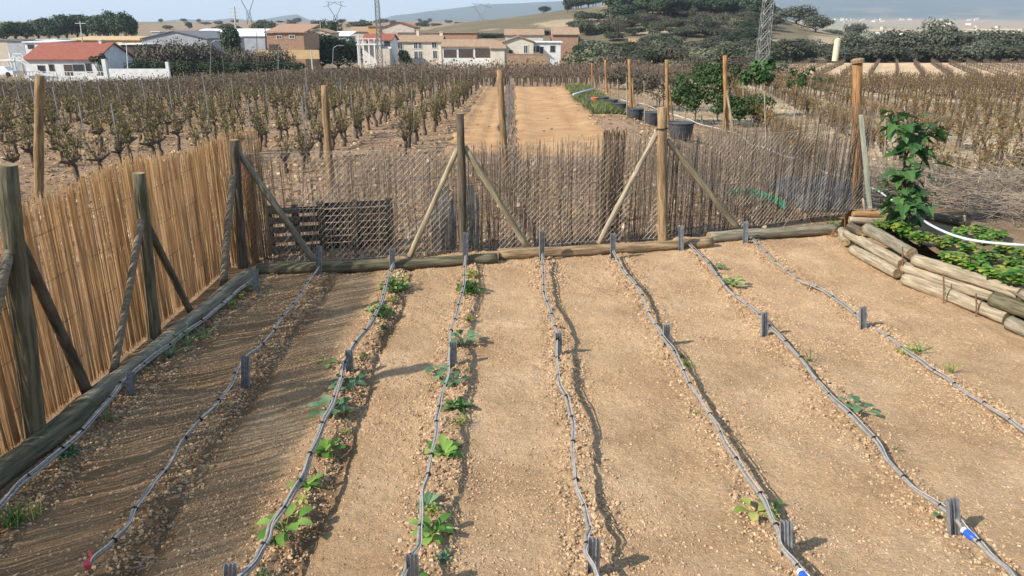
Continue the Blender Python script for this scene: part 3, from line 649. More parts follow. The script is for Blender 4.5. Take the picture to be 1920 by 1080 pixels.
wlog((1860, 562), (2030, 622), .215, .076, M['wood_green'], 'greenish middle log of the wall at the right edge')
wlog((1625, 430), (1708, 476), .35, .078, M['wood_grey'], 'top log of the wall with a dark round end, below the fig tree')
wlog((1716, 488), (1912, 552), .34, .072, M['wood_log'], 'top log of the wall alongside the strawberry plants')
wlog((1918, 552), (2050, 596), .34, .075, M['wood_grey'], 'top log of the wall at the right edge beside the strawberries')
wlog((1594, 424), (1612, 432), .35, .06, M['wood_dark'], 'short dark stub of log at the corner of the wall')
wlog((1598, 402), (1684, 404), .40, .045, M['wood_orange'], 'upper of two thin logs lying crosswise behind the orange corner post')
wlog((1592, 412), (1690, 416), .33, .05, M['wood_log'], 'lower of two thin logs lying crosswise behind the orange corner post')
wlog((1700, 398), (1806, 418), .42, .06, M['wood_dark'], 'dark log lying behind the fig tree at the back of the raised bed')
wlog((1578, 432), (1586, 455), .10, .055, M['wood_log'], 'stubby log end closing the far corner of the beds')
for (x, yt, yb, lab) in ((1584, 405, 460, 'rusty bar at the far corner of the log wall'), (1692, 463, 533, 'rusty bar before the gap in the log wall'), (1769, 516, 572, 'rusty bar pinning the middle of the log wall'), (1830, 550, 594, 'rusty bar pinning the log wall at its near end')):
    p = at(x, yb, .0); p.y -= .015; q = atY(x, yt, p.y); b = MB(); P = [(0, 0, -.05), (q - p) * .5, (q - p)]; b.tube(P, .008, 6)
    b.tube([(q - p) * .62 + Vector((.0, 0, 0)), (q - p) * .60 + Vector((.035, .01, -.02)), (q - p) * .45 + Vector((.03, .01, -.05))], .004, 4)
    o = b.build('rebar_pin', M['rust']); o.location = p; tag(o, lab, 'steel pin', 'rusty pins of the log wall')

# ------------------------------------------------------------------ stakes and drip hoses
def stake_mesh(h):
    w, dp, t = .066, .032, .0028
    prof = [(-w / 2, -dp), (-w / 2, 0), (-w * .22, 0), (-w * .22, -.011), (-w * .10, -.011), (-w * .10, 0), (w * .10, 0), (w * .10, -.011), (w * .22, -.011), (w * .22, 0), (w / 2, 0), (w / 2, -dp)]
    b = MB(); outer_ = [(x, y) for x, y in prof]; inner = [(x * .93, y - t - (0 if abs(x) < w * .4 else 0)) for x, y in prof]
    n = len(prof); V = []
    for z in (-.08, h):
        V += [(x, y, z) for x, y in outer_] + [(x, y, z) for x, y in inner]
    F = []
    for i in range(n - 1):
        F.append((i, i + 1, 2 * n + i + 1, 2 * n + i)); F.append((n + i + 1, n + i, 3 * n + i, 3 * n + i + 1)); F.append((2 * n + i, 2 * n + i + 1, 3 * n + i + 1, 3 * n + i))
    F += [(0, 2 * n, 3 * n, n), (n - 1, 2 * n - 1, 4 * n - 1, 3 * n - 1)]
    b.add(V, F); return b
where = ['first', 'second', 'third', 'fourth', 'fifth', 'sixth', 'seventh', 'eighth']
stakes = [(0, 480, 505, 548, 'far'), (1, 599, 461, 518, 'far'), (2, 736, 466, 508, 'far'), (3, 873, 436, 500, 'far'), (4, 1015, 432, 490, 'far'), (5, 1149, 437, 486, 'far'), (6, 1277, 424, 473, 'far'), (7, 1397, 416, 459, 'far'),
 (0, 243, 697, 745, 'middle'), (1, 461, 667, 722, 'middle'), (2, 657, 655, 700, 'middle'), (3, 850, 640, 686, 'middle'), (4, 1046, 623, 668, 'middle'), (5, 1249, 607, 650, 'middle'), (6, 1432, 585, 632, 'middle'), (7, 1617, 574, 619, 'middle'),
 (2, 431, 1054, 1120, 'near'), (3, 776, 1035, 1112, 'near'), (4, 1113, 1005, 1076, 'near'), (5, 1475, 978, 1046, 'near'), (6, 1786, 932, 1000, 'near')]
for (k, x, yt, yb, wh) in stakes:
    p = at(x, yb, 0); q = atY(x, yt, p.y); h = q.z; b = stake_mesh(h); o = b.build('metal_stake', M['zinc']); o.location = p; o.rotation_euler = (R(random.uniform(-3, 3)), math.atan2(q.x - p.x, h) + R(random.uniform(-3, 3)), R(random.uniform(-18, 18)) + (R(25) if k == 0 else 0))
    pos = {'far': 'at the far end of', 'middle': 'halfway along', 'near': 'at the near end of'}[wh]
    tag(o, f'grey zinc channel stake {pos} the {where[k]} hose from the left', 'stake', 'zinc stakes holding the drip hoses')
desc = ['lying against the left edging logs', 'ending in a red clip', 'beside the seedlings with big bright leaves', 'with lettuces on its right side', 'casting a wavy shadow down the middle bed', 'with a yellowing plant near its end', 'joined by a blue and white coupling', 'lying low on the bed next to the log wall']
_b = MB(); _b.tube([(0, 0, -.003), (0, 0, .003)], .019, 8); _b.tube([(.015, 0, 0), (.035, .008, .01)], .0017, 3); tie_mesh = _b.mesh('cable_tie', M['tie'])
for k in range(8):
    P = hose3d[k].copy(); t = np.arange(len(P))
    P[:, 2] += .014 * np.sin(t * .23 + k); P[:, 0] += .012 * np.sin(t * .31 + k * 2) + .005 * np.sin(t * .83 + k)
    P = smooth_path(P, 3); e = empty('drip_hose', P[len(P) // 2], f'grey drip hose with a wire, {desc[k]}', 'hose', 'drip hoses laid along the beds'); O = np.array(e.location)
    b = MB(); b.tube(P - O, .0125, 8); b.build('hose', M['hose'], e, smooth=True)
    S = P[::3]; tt = np.arange(len(S)); S2 = S + np.stack([.012 + .009 * np.sin(tt * .21), 0 * tt, .014 + .007 * np.cos(tt * .21)], -1)
    b = MB(); b.tube(S2 - O, .0045, 5); b.build('support_wire', M['wire'], e, smooth=True)
    if k in (0, 2, 6, 7):
        b = MB(); b.tube(P[::2] - O + np.array([.021, 0, -.006]), .009, 6); b.build('hose', M['hose'], e, smooth=True)
    n = len(P); cum = np.concatenate([[0], np.cumsum(np.linalg.norm(np.diff(P, axis=0), axis=1))])
    for dd_ in np.arange(.25 + .05 * k, cum[-1] - .1, .36):
        i = int(np.searchsorted(cum, dd_ + random.uniform(-.08, .08))); i = min(max(i, 1), n - 2)
        ty = bpy.data.objects.new('cable_tie', tie_mesh); COL.objects.link(ty); ty.parent = e; ty.location = P[i] - O + np.array([.006, 0, .006]); ty.rotation_mode = 'QUATERNION'; ty.rotation_quaternion = Vector(P[i + 1] - P[i]).to_track_quat('Z', 'Y')
    if k in (6, 5):
        idx = int(np.argmin(np.abs([PX(p_) - (1818 if k == 6 else 1508) for p_ in P]))); c = P[idx] - O; d_ = P[min(idx + 1, n - 1)] - P[idx - 1]; d_ /= np.linalg.norm(d_)
        b = MB(); b.tube([c - d_ * .035, c - d_ * .02, c + d_ * .02, c + d_ * .035], [.017, .023, .023, .017], 12); cp = b.build('coupling', M['blue'], e, smooth=False)
        b = MB(); b.tube([c - d_ * .048, c - d_ * .03], [.019, .019], 12); b.build('collar', M['white'], cp)
    if k == 1:
        c = P[-1] - O; b = MB(); b.box(c + np.array([0, .015, .01]), (.03, .06, .035), .5); b.tube([c + [.01, .05, .02], c + [-.02, .08, .05]], .008, 6); b.build('clip', M['red'], e)

# ------------------------------------------------------------------ vegetables
def plant(kind, px, py, s, label, cat, m, n=None, group='young vegetables along the hoses'):
    p = at(px, py, 0); p.z = soil_z(p.x, p.y); b = MB()
    rz = random.random() * 6.28
    if kind == 'rosette':
        for i in range(n or 13):
            f = i / (n or 13); b.blade((random.uniform(-.01, .01), random.uniform(-.01, .01), 0), rz + i * 2.4, s * (.65 + .5 * random.random()), s * .34, 1.25 - .75 * (1 - f) + random.uniform(-.1, .1), 1.0, shape='spoon', wav=.05, fold=.35)
    elif kind == 'spiky':
        for i in range(n or 9): b.blade((random.uniform(-.012, .012), random.uniform(-.012, .012), 0), rz + i * 2.4, s * (.8 + .4 * random.random()), s * .09, 1.35 - .5 * random.random(), 1.2 * random.random() + .5, shape='strap', fold=.5, seg=8)
    elif kind == 'broad':
        for i in range(n or 6):
            an = rz + i * 2.4; L_ = s * (.35 + .25 * random.random()); el = .9 + random.uniform(-.3, .3); tip = np.array([math.cos(an) * L_ * math.cos(el), math.sin(an) * L_ * math.cos(el), L_ * math.sin(el)])
            b.tube([(0, 0, 0), tip * .6 + [0, 0, .01], tip], .003, 4, lid=.9); b.blade(tip, an, s * .55, s * .38, .35 + random.uniform(-.2, .3), .7, shape='oval', fold=.3, wav=.02)
    elif kind == 'bushy':
        N = n or 90; u_ = rng.normal(size=(N, 3)); u_ /= np.linalg.norm(u_, axis=1, keepdims=True); C = u_ * (rng.random((N, 1)) ** .5) * [s * .6, s * .6, s * .5]; C[:, 2] = np.abs(C[:, 2]) + .01
        b.leaves(C, s * .16, .5, 1.7); b.sticks(np.zeros((14, 3)), C[:14], .002, 3, np.full(14, .2))
    elif kind == 'tuft':
        for i in range(n or 40): b.blade((random.uniform(-s, s) * .3, random.uniform(-s, s) * .3, 0), random.random() * 6.28, s * random.uniform(.5, 1.1), s * .05, 1.4 - .6 * random.random(), .8 * random.random(), shape='strap', seg=4)
    o = b.build(cat.replace(' ', '_'), m, smooth=kind != 'bushy'); o.location = p
    return tag(o, label, cat, group)
plant('rosette', 612, 850, .15, 'bright green lettuce in the third row, halfway down the bed', 'lettuce', M['lettuce'])
plant('rosette', 575, 915, .12, 'small open lettuce below the bright one in the third row', 'lettuce', M['lettuce'], 10)
e_ = plant('broad', 535, 1002, .20, 'chard seedling with two big shining light green leaves near the bottom of the third row', 'chard', M['lettuce'], 8)
plant('rosette', 832, 852, .17, 'tall lettuce with an upright leaf right of the fourth hose', 'lettuce', M['lettuce'], 15)
plant('rosette', 812, 1010, .16, 'lettuce by the near stake of the fourth hose', 'lettuce', M['lettuce'], 12)
plant('rosette', 858, 765, .14, 'dull green lettuce further up the fourth hose', 'lettuce', M['herb'], 11)
plant('broad', 822, 706, .17, 'grey-green seedling left of the fourth hose', 'cabbage seedling', M['kale'], 9)
plant('broad', 852, 722, .15, 'grey-green seedling right of the fourth hose, below its middle stake', 'cabbage seedling', M['kale'], 8)
plant('broad', 868, 650, .19, 'dusty green seedling beside the middle stake of the fourth hose', 'cabbage seedling', M['kale'], 10)
plant('broad', 653, 732, .19, 'broad-leaved grey-green cabbage seedling below the middle stake of the third hose', 'cabbage seedling', M['kale'], 9)
plant('broad', 622, 775, .21, 'ragged dark grey-green kale seedling left of the third hose', 'kale', M['kale'], 14)
plant('broad', 614, 690, .13, 'small lone seedling left of the middle stake of the third hose', 'cabbage seedling', M['herb'], 5)
plant('bushy', 742, 548, .30, 'leafy clump with pale flowers at the far end of the third row', 'flowering herb', M['herb'], 170)
q = plant('bushy', 745, 540, .18, 'pale yellow blossoms on the clump at the far end of the third row', 'blossoms', M['flower'], 14)
q.location.z += .12
plant('bushy', 712, 598, .27, 'low leafy clump between the far and middle stakes of the third row', 'herb', M['herb'], 130)
plant('bushy', 880, 552, .26, 'dense green clump at the far end of the fourth row', 'herb', M['herb'], 200)
plant('bushy', 884, 522, .20, 'small yellowish clump by the far stake of the fourth row', 'herb', M['yellowing'], 80)
plant('spiky', 322, 678, .26, 'leek with pale blades by the left edging log, nearest of three', 'leek', M['leek'], 11)
plant('spiky', 352, 655, .26, 'leek by the left edging log, middle of three', 'leek', M['leek'], 9)
plant('spiky', 385, 636, .24, 'leek by the left edging log, farthest of three', 'leek', M['leek'], 9)
plant('tuft', 207, 798, .10, 'small shaded green tuft beside the left edging log', 'herb', M['herb'], 40)
plant('bushy', 128, 862, .15, 'rounded dark thyme tuft beside the thick left log', 'thyme', M['kale'], 260)
plant('tuft', 30, 990, .18, 'loose feathery carrot tops in the bottom left corner', 'carrot tops', M['herb'], 60)
plant('tuft', 62, 975, .14, 'yellowing grass tuft beside the carrot tops at bottom left', 'grass tuft', M['yellowing'], 22)
for (x, y, lab) in ((425, 580, 'low shaded seedling by the left log, nearest of three before the corner'), (447, 560, 'low shaded seedling by the left log, middle of three before the corner'), (470, 545, 'low shaded seedling at the far left corner')): plant('broad', x, y, .15, lab, 'seedling', M['herb'], 6)
plant('bushy', 1288, 692, .13, 'yellow-green seedling beside the sixth hose below its middle stake', 'seedling', M['yellowing'], 45)
plant('bushy', 1278, 676, .10, 'tiny green sprout in the shade of the sixth hose', 'seedling', M['herb'], 30)
plant('broad', 1412, 972, .17, 'limp yellow lettuce leaf left of the sixth hose near its last stake', 'lettuce', M['yellowing'], 5)
plant('rosette', 1445, 960, .10, 'dark small lettuce in the shadow of the sixth hose', 'lettuce', M['herb'], 8)
plant('bushy', 1306, 778, .06, 'tiny pale sprout left of the sixth hose', 'seedling', M['yellowing'], 14)
plant('broad', 1374, 540, .20, 'green seedling with round leaves at the far part of the seventh hose', 'cabbage seedling', M['herb'], 8)
plant('bushy', 1350, 508, .16, 'grey-green low sprout near the far stake of the seventh hose', 'seedling', M['kale'], 60)
plant('spiky', 1515, 682, .14, 'thin upright seedling right of the seventh hose', 'seedling', M['herb'], 8)
plant('broad', 1612, 775, .17, 'blue-green cabbage seedling with two big leaves right of the seventh hose', 'cabbage seedling', M['kale'], 5)
plant('broad', 1590, 762, .14, 'smaller blue-green seedling half under the seventh hose', 'cabbage seedling', M['kale'], 4)
plant('broad', 1760, 972, .10, 'dark seedling at the near stake of the seventh hose', 'cabbage seedling', M['kale'], 3)
plant('spiky', 1675, 850, .08, 'small shaded sprout beneath the seventh hose', 'seedling', M['kale'], 5)
plant('bushy', 1700, 668, .17, 'pale yellow-green leafy patch beside the eighth hose', 'seedling', M['yellowing'], 60)
plant('spiky', 1722, 665, .17, 'thin grassy sprout right of the pale patch on the eighth hose', 'seedling', M['herb'], 9)
plant('spiky', 1780, 700, .16, 'grassy yellow-green sprout further down the eighth hose', 'seedling', M['yellowing'], 9)
plant('tuft', 1520, 545, .16, 'wispy tuft of dry grass on the eighth hose', 'grass tuft', M['sticks'], 20)
plant('tuft', 1605, 478, .20, 'dry weed tuft at the foot of the far end of the log wall', 'grass tuft', M['olive_pale'], 34)
plant('bushy', 1565, 432, .24, 'small leafy green plant at the end of the back edging log', 'herb', M['herb'], 70)
plant('tuft', 1562, 446, .14, 'reddish dry weed beside the end of the back edging log', 'grass tuft', M['litter'], 30)
plant('tuft', 1690, 520, .20, 'dry twigs poking out of the gap in the log wall', 'twigs', M['sticks'], 24)
for k, side, name_ in ((2, .03, 'third'), (3, .07, 'fourth')):
    for i in range(11):
        S = hose3d[k]; q = S[int(len(S) * (.06 + .085 * i)) % len(S)]; zc_ = q[1] * math.cos(TH) + H * math.sin(TH)
        x_ = q[0] + side + random.uniform(-.06, .10); y_ = q[1] + random.uniform(-.1, .1); d_ = (y_ * -math.sin(TH) + H * math.cos(TH)); zc_ = y_ * math.cos(TH) + H * math.sin(TH)
        plant(random.choice(['bushy', 'broad', 'bushy', 'rosette', 'tuft']), 960 + FPX * x_ / zc_, 540 + FPX * d_ / zc_, random.uniform(.06, .12), f'one of the small green sprouts between the bigger plants along the {name_} hose', 'sprout', random.choice([M['herb'], M['kale'], M['yellowing'], M['herb']]), None, f'small sprouts along the {name_} hose')
N = 420; xs_ = X0 + .4 + rng.random(N) * 8; ys_ = 2.6 + rng.random(N) * 6.4; an_ = rng.random(N) * 6.28; ln_ = .012 + .035 * rng.random(N) ** 2; zz_ = np.array([soil_z(a, c) for a, c in zip(xs_, ys_)]) + .006
D_ = np.stack([np.cos(an_) * ln_, np.sin(an_) * ln_, rng.normal(size=N) * .003], -1); P_ = np.stack([xs_, ys_, zz_], -1); b = MB(); b.sticks(P_ - D_, P_ + D_, .0018, 4)
tag(b.build('straw_bits', M['reed']), 'bits of pale straw scattered over the soil of the beds', 'straw', kind='stuff')
b = MB(); q0 = at(275, 1060, .02)
for i in range(6): b.tube([tuple(q0 + Vector((random.uniform(-.12, .1), random.uniform(-.08, .08), .0))), tuple(q0 + Vector((random.uniform(-.1, .12), random.uniform(-.08, .1), .02)))], .004, 5)
tag(b.build('dry_twigs', M['sticks']), 'few dry twigs on the dark soil at bottom left', 'twigs')

# strawberries: trifoliate leaves on arching stems
def strawberry(n, s):
    b = MB()
    for i in range(n):
        an = i * 2.4 + random.random(); L_ = s * (.45 + .6 * random.random()); el = .75 + .6 * random.random()
        tip = np.array([math.cos(an) * L_ * math.cos(el), math.sin(an) * L_ * math.cos(el), L_ * math.sin(el)])
        b.tube([(0, 0, 0), tip * .55 + [0, 0, .02], tip], .0022, 3, False, lid=.4); l = random.random()
        for da in (-1.5, 0, 1.5): b.blade(tip, an + da, .075, .068, .25 + random.uniform(-.2, .3), .6, seg=4, shape='oval', fold=.2, lid=min(1, max(0, l + random.uniform(-.12, .12))))
    return b
protos = [strawberry(34, .22).mesh('strawberry_plant', M['straw'], True) for _ in range(4)]
spots = [(1655, 427), (1690, 436), (1668, 418), (1765, 462), (1790, 448), (1785, 492), (1812, 470), (1820, 505), (1843, 452), (1850, 486), (1862, 520), (1880, 468), (1895, 500), (1905, 535), (1918, 480), (1800, 436), (1870, 440), (1725, 455), (1915, 515), (1835, 432)]
for i, (x, y) in enumerate(spots):
    p = at(x, y + 6, .38); p.z = bedz(p.x, p.y) - .01
    o = bpy.data.objects.new('strawberry_plant', protos[i % 4]); COL.objects.link(o); o.location = p; o.rotation_euler.z = random.random() * 6; k = random.uniform(.65, 1.0); o.scale = (k, k, k)
    tag(o, 'bushy strawberry plant with bright green three-part leaves in the raised bed behind the log wall', 'strawberry plant', 'strawberry plants in the raised bed')

# fig tree with big lobed leaves
def fig_leaf(b, base, tipdir, s, lid):
    pts = [(0, 0), (.10, .20), (.38, .12), (.24, .34), (.50, .48), (.22, .52), (.20, .70), (0, 1.0), (-.20, .70), (-.22, .52), (-.50, .48), (-.24, .34), (-.38, .12), (-.10, .20)]
    d_ = Vector(tipdir).normalized(); up = Vector((random.uniform(-.5, .5), random.uniform(-.5, .5), 1)); sd = d_.cross(up).normalized(); nn = sd.cross(d_)
    V = [tuple(Vector(base) + d_ * (y * s) + sd * (x * s) + nn * (-.22 * y * y * s + abs(x) * .25 * s)) for x, y in pts]; V.append(tuple(Vector(base) + d_ * (.42 * s) - nn * .04 * s)); c = len(pts)
    b.add(V, [[i, (i + 1) % c, c] for i in range(c)], lid)
ft = at(1702, 437, .36); fe = empty('fig_tree', ft, 'young fig tree with large dark lobed leaves in the raised bed', 'tree'); tb = MB(); lb = MB()
def br(P, r0, r1): tb.tube(P, np.linspace(r0, r1, len(P)), 7, wob=.1)
zt = lambda py: zrow(py, ft.y) - ft.z; xt = lambda px, py: atY(px, py, ft.y).x - ft.x
brs = [[(0, 0, -.1), (xt(1700, 390), .02, zt(390)), (xt(1695, 330), 0, zt(330)), (xt(1702, 270), .05, zt(270)), (xt(1708, 205), .05, zt(205))],
       [(xt(1700, 390), 0, zt(390)), (xt(1675, 370), -.1, zt(360)), (xt(1655, 350), -.12, zt(335))],
       [(xt(1698, 350), 0, zt(350)), (xt(1715, 330), -.08, zt(320)), (xt(1722, 300), -.1, zt(292))],
       [(xt(1702, 275), .05, zt(275)), (xt(1735, 250), 0, zt(245)), (xt(1762, 225), 0, zt(218))],
       [(xt(1700, 265), .05, zt(265)), (xt(1682, 240), 0, zt(225)), (xt(1670, 215), 0, zt(200))],
       [(xt(1700, 300), .05, zt(300)), (xt(1720, 275), .1, zt(262)), (xt(1745, 262), .15, zt(250))],
       [(xt(1698, 400), 0, zt(400)), (xt(1685, 385), -.15, zt(375)), (xt(1668, 380), -.2, zt(372))],
       [(xt(1700, 385), 0, zt(385)), (xt(1715, 375), -.12, zt(365)), (xt(1725, 365), -.15, zt(350))]]
for k, P in enumerate(brs):
    br(np.array(P), .028 if k == 0 else .014, .008); P = smooth_path(P, 5)
    n_l = 46 if k == 0 else 18
    for _ in range(n_l):
        t = random.uniform(.12 if k == 0 else .15, 1); c = P[min(int(t * (len(P) - 1)), len(P) - 1)]; an = random.random() * 6.28; out = Vector((math.cos(an), math.sin(an) * .9, random.uniform(-.5, .45)))
        b0 = Vector(c) + out * random.uniform(.02, .14); s_l = random.uniform(.14, .29) * (.8 if t > .9 else 1)
        tb.tube([tuple(c), tuple(b0)], .003, 3, False); fig_leaf(lb, b0, out + Vector((0, 0, -.25)), s_l, random.random())
tb.build('trunk', M['bark'], fe, smooth=True); lb.build('crown', M['fig'], fe, smooth=False)

# white garden hose
P = [(1075, 191), (1096, 184), (1114, 178)]
b = MB(); b.tube([tuple(G(x, y) + Vector((0, 0, .35))) for x, y in P], .055, 8); tag(b.build('white_pipe', M['white_hose'], smooth=True), 'thick short white pipe lying beside the orange tub', 'pipe')
P = [(1118, 181), (1142, 186), (1160, 187), (1180, 193), (1193, 194), (1212, 198), (1232, 207), (1265, 218), (1290, 226), (1312, 236), (1345, 244), (1379, 254), (1392, 262), (1406, 276), (1425, 280), (1439, 285), (1470, 299), (1507, 307), (1538, 328), (1583, 340)]
W = [tuple(G(x, y + 4) + Vector((0, -.1, .16))) for x, y in P]
W += [tuple(atY(1640, 355, 12.9)), tuple(atY(1672, 375, 11.3)), tuple(at(1715, 402, .56)), tuple(at(1745, 422, .60)), tuple(at(1790, 442, .63)), tuple(at(1840, 453, .65)), tuple(at(1925, 460, .66)), tuple(at(2050, 462, .66))]
b = MB(); b.tube(smooth_path(W, 6), .0155, 8); tag(b.build('garden_hose', M['white_hose'], smooth=True), 'long pale blue-white hose running from the tubs past the fig tree to the right edge', 'hose')

# ------------------------------------------------------------------ things behind the back fence
def pallet(px0, px1, pyt, pyb, label, m, slats, Y):
    a_ = atY(px0, pyb, Y); c_ = atY(px1, pyt, Y); w = c_.x - a_.x; h = c_.z - a_.z; e = empty('wooden_pallet', (a_.x + w / 2, Y, max(a_.z, -.04)), label, 'pallet', 'pallets standing behind the back fence', rz=.22)
    for i in range(slats): b = MB(); b.box((0, 0, h * (i + .5) / slats), (w, .022, h / slats * (.62 if slats < 7 else .8))); b.build('slat', m, e)
    for x in (-.46, 0, .46): b = MB(); b.box((x * w, .055, h / 2), (.09, .08, h)); b.build('bearer', m, e)
pallet(512, 606, 415, 502, 'dark standing pallet with open slats behind the mesh near the left corner', M['black_wood'], 5, 10.05)
pallet(606, 736, 412, 498, 'nearly black standing pallet right of the open-slatted one', M['black_wood'], 7, 10.3)
for i, (x0, x1, yt) in enumerate([(812, 826, 352), (827, 844, 348), (845, 858, 372), (878, 892, 346), (893, 899, 368)]):
    p = atY((x0 + x1) / 2, 478, 10.25); w = (x1 - x0) / ppm(10.25); h = zrow(yt, 10.3) + .03; b = MB(); b.box((0, 0, h / 2), (w * .93, .022, h)); o = b.build('grey_board', M['grey_board']); o.location = (p.x, 10.22 + .02 * (i % 2), -.03); o.rotation_euler = (-.06, random.uniform(-.02, .02), .2)
    tag(o, ['leftmost weathered grey board left of the middle post', 'wider weathered grey board, second from the left by the middle post', 'short weathered grey board next to the middle post on its left', 'weathered grey board right of the middle post', 'narrow weathered board farthest right of the middle post'][i], 'board', 'boards standing by the middle fence post')
# crumpled blue-grey tarp
u_, v_ = np.meshgrid(np.linspace(0, 1, 46), np.linspace(0, 1, 30), indexing='ij')
tx = 5.0 + u_ * 1.9 + .3 * v_; ty = 12.6 + v_ * 3.2 - .0 * u_ + .4 * u_; tz = T(tx, ty) + .05 + .55 * fbm(u_ * 5, v_ * 5, 1, 4, 3) * np.sin(u_ * math.pi) ** .5 * np.sin(v_ * math.pi) ** .6
i, j = np.meshgrid(np.arange(45), np.arange(29), indexing='ij'); b = MB(); b.add(np.stack([tx, ty, tz], -1).reshape(-1, 3), np.stack([i * 30 + j, (i + 1) * 30 + j, (i + 1) * 30 + j + 1, i * 30 + j + 1], -1).reshape(-1, 4))
tag(b.build('crumpled_tarp', M['tarp'], smooth=True), 'crumpled blue-grey tarp on the ground behind the right part of the mesh', 'tarp')
b = MB(); P = smooth_path([tuple(at(x, y, .12)) for x, y in ((1362, 384), (1390, 380), (1418, 383), (1440, 392), (1455, 398), (1472, 410))], 6); P[:, 1] += .9
for k in range(16):
    o_ = np.array([random.uniform(-.04, .04), random.uniform(-.04, .04), random.uniform(-.04, .04)]); b.tube(P * [1.07, 1, 1] + o_ + rng.normal(size=P.shape) * .02, .006, 4)
tag(b.build('green_netting', M['net_green']), 'twisted strip of green netting behind the mesh on the right', 'netting')
# tubs
def tub(px, pyb, wpx, hpx, m, label, rim=True):
    p = G(px, pyb); r = wpx / 2 / ppm(p.y); h = hpx / ppm(p.y); e = empty('plant_tub', p, label, 'tub', 'tubs lined up behind the fence')
    b = MB(); b.tube([(0, 0, 0), (0, 0, h * .5), (0, 0, h)], [r * .78, r * .9, r], 24, False); b.tube([(0, 0, h), (0, 0, h * .85)], [r * .95, r * .9], 24, True); b.build('body', m, e, smooth=False)
    b = MB(); t = np.linspace(0, 2 * math.pi, 29); b.tube(np.stack([np.cos(t) * r, np.sin(t) * r, t * 0 + h], -1), r * .06, 6, False); b.build('rim', m, e, smooth=True)
tub(1275, 262, 46, 30, M['black_pot'], 'biggest black tub, nearest the mesh in the row of tubs')
tub(1222, 234, 34, 22, M['black_pot'], 'second black tub from the near end, half hidden by the fence post')
tub(1191, 224, 32, 19, M['black_pot'], 'third black tub from the near end, below the strutted orange post')
tub(1163, 211, 25, 16, M['black_pot'], 'fourth black tub from the near end of the row')
tub(1146, 202, 24, 14, M['black_pot'], 'fifth black tub from the near end of the row')
tub(1131, 196, 20, 13, M['black_pot'], 'farthest black tub next to the orange one')
tub(1115, 195, 15, 11, M['orange_pot'], 'orange tub in front at the far end of the row')
tub(1109, 181, 14, 7, M['orange_pot'], 'shallow orange basin at the very end of the row')
tub(1104, 195, 12, 8, M['blue'], 'low blue tub beside the orange one')
canes = [(1117, 142, 177), (1127, 142, 180), (1159, 148, 192), (1176, 144, 221), (1195, 165, 193), (1209, 151, 234), (1245, 158, 200), (1286, 159, 224), (1275, 178, 206), (1316, 180, 225), (1346, 167, 228), (1395, 155, 222), (1437, 173, 292), (1233, 175, 210), (1490, 205, 300), (1660, 222, 300), (1700, 200, 280)]
for (x, yt, yb) in canes:
    p = G(x, yb); q = atY(x - random.uniform(0, 4), yt, p.y); b = MB(); b.tube([(0, 0, -.1), tuple((q - p) * .5), tuple(q - p)], .013 + .006 * random.random() + p.y * .0002, 6); o = b.build('cane_stake', M['wood_log']); o.location = p
    tag(o, 'thin pale wooden cane stuck upright in the weeds between the tubs and the right vineyard', 'cane', 'canes behind the back fence')

# dry weeds and brush
def twigs(xr, yr, n, h, zf, name, label, m, cat, lean=.35, r=.003, mask=None):
    x = xr[0] + (xr[1] - xr[0]) * rng.random(n); y = yr[0] + (yr[1] - yr[0]) * rng.random(n)
    if mask is not None: k = mask(x, y); x, y = x[k], y[k]
    n = len(x); z = zf(x, y); hh = h * (.3 + .8 * rng.random(n)); b = MB(); P0 = np.stack([x, y, z], -1); P1 = P0 + np.stack([rng.normal(size=n) * lean * hh, rng.normal(size=n) * lean * hh, hh], -1)
    b.sticks(P0, P1, r, 3)
    for _ in range(2):
        t = .3 + .6 * rng.random((n, 1)); Q = P0 + (P1 - P0) * t; b.sticks(Q, Q + rng.normal(size=(n, 3)) * .22 * hh[:, None], r * .6, 3)
    return tag(b.build(name, m), label, cat, kind='stuff')
patch = lambda s, th: (lambda x, y: fbm(x, y, s, 3, 50) > th)
twigs((3.1, 9.5), (11.6, 27), 4200, .75, T, 'dry_weeds', 'dry brown weeds and twigs behind the right half of the mesh fence', M['sticks'], 'dry weeds', mask=lambda x, y: (y > backY(x) + .6) & (x > 3.0 + .0 * y) & ~((x > 4.8) & (x < 8.2) & (y < 11.8)) & ~((y > 19) & (x < 6.3)))
twigs((-3.5, 4.2), (9.9, 18), 3600, .50, T, 'low_weeds', 'low dry weeds just outside the back fence', M['sticks'], 'dry weeds', mask=lambda x, y: y > backY(x) + .4)
twigs((-14, -3.9), (5, 15), 900, .2, T, 'field_weeds', 'sparse dry weeds between the reed screen and the vines', M['sticks'], 'dry weeds')
# pile of prunings
n = 4200; c = at(1850, 372, .3); c = Vector((7.6, 10.9, -.1)); x = 6.3 + rng.random(n) * 4.5; y = 9.9 + rng.random(n) * 3.4; z = -.1 + (.15 + .95 * rng.random(n)) * (.5 + .5 * fbm(x, y, .8, 2, 4)) * smooth(6.1, 6.9, x)
D = rng.normal(size=(n, 3)) * [.42, .3, .12]; P0 = np.stack([x, y, z], -1); b = MB(); b.sticks(P0 - D, P0 + D, .0045, 3)
tag(b.build('brush_pile', M['sticks']), 'tangled grey pile of cut vine prunings beyond the raised bed at the right edge', 'brush', kind='stuff')
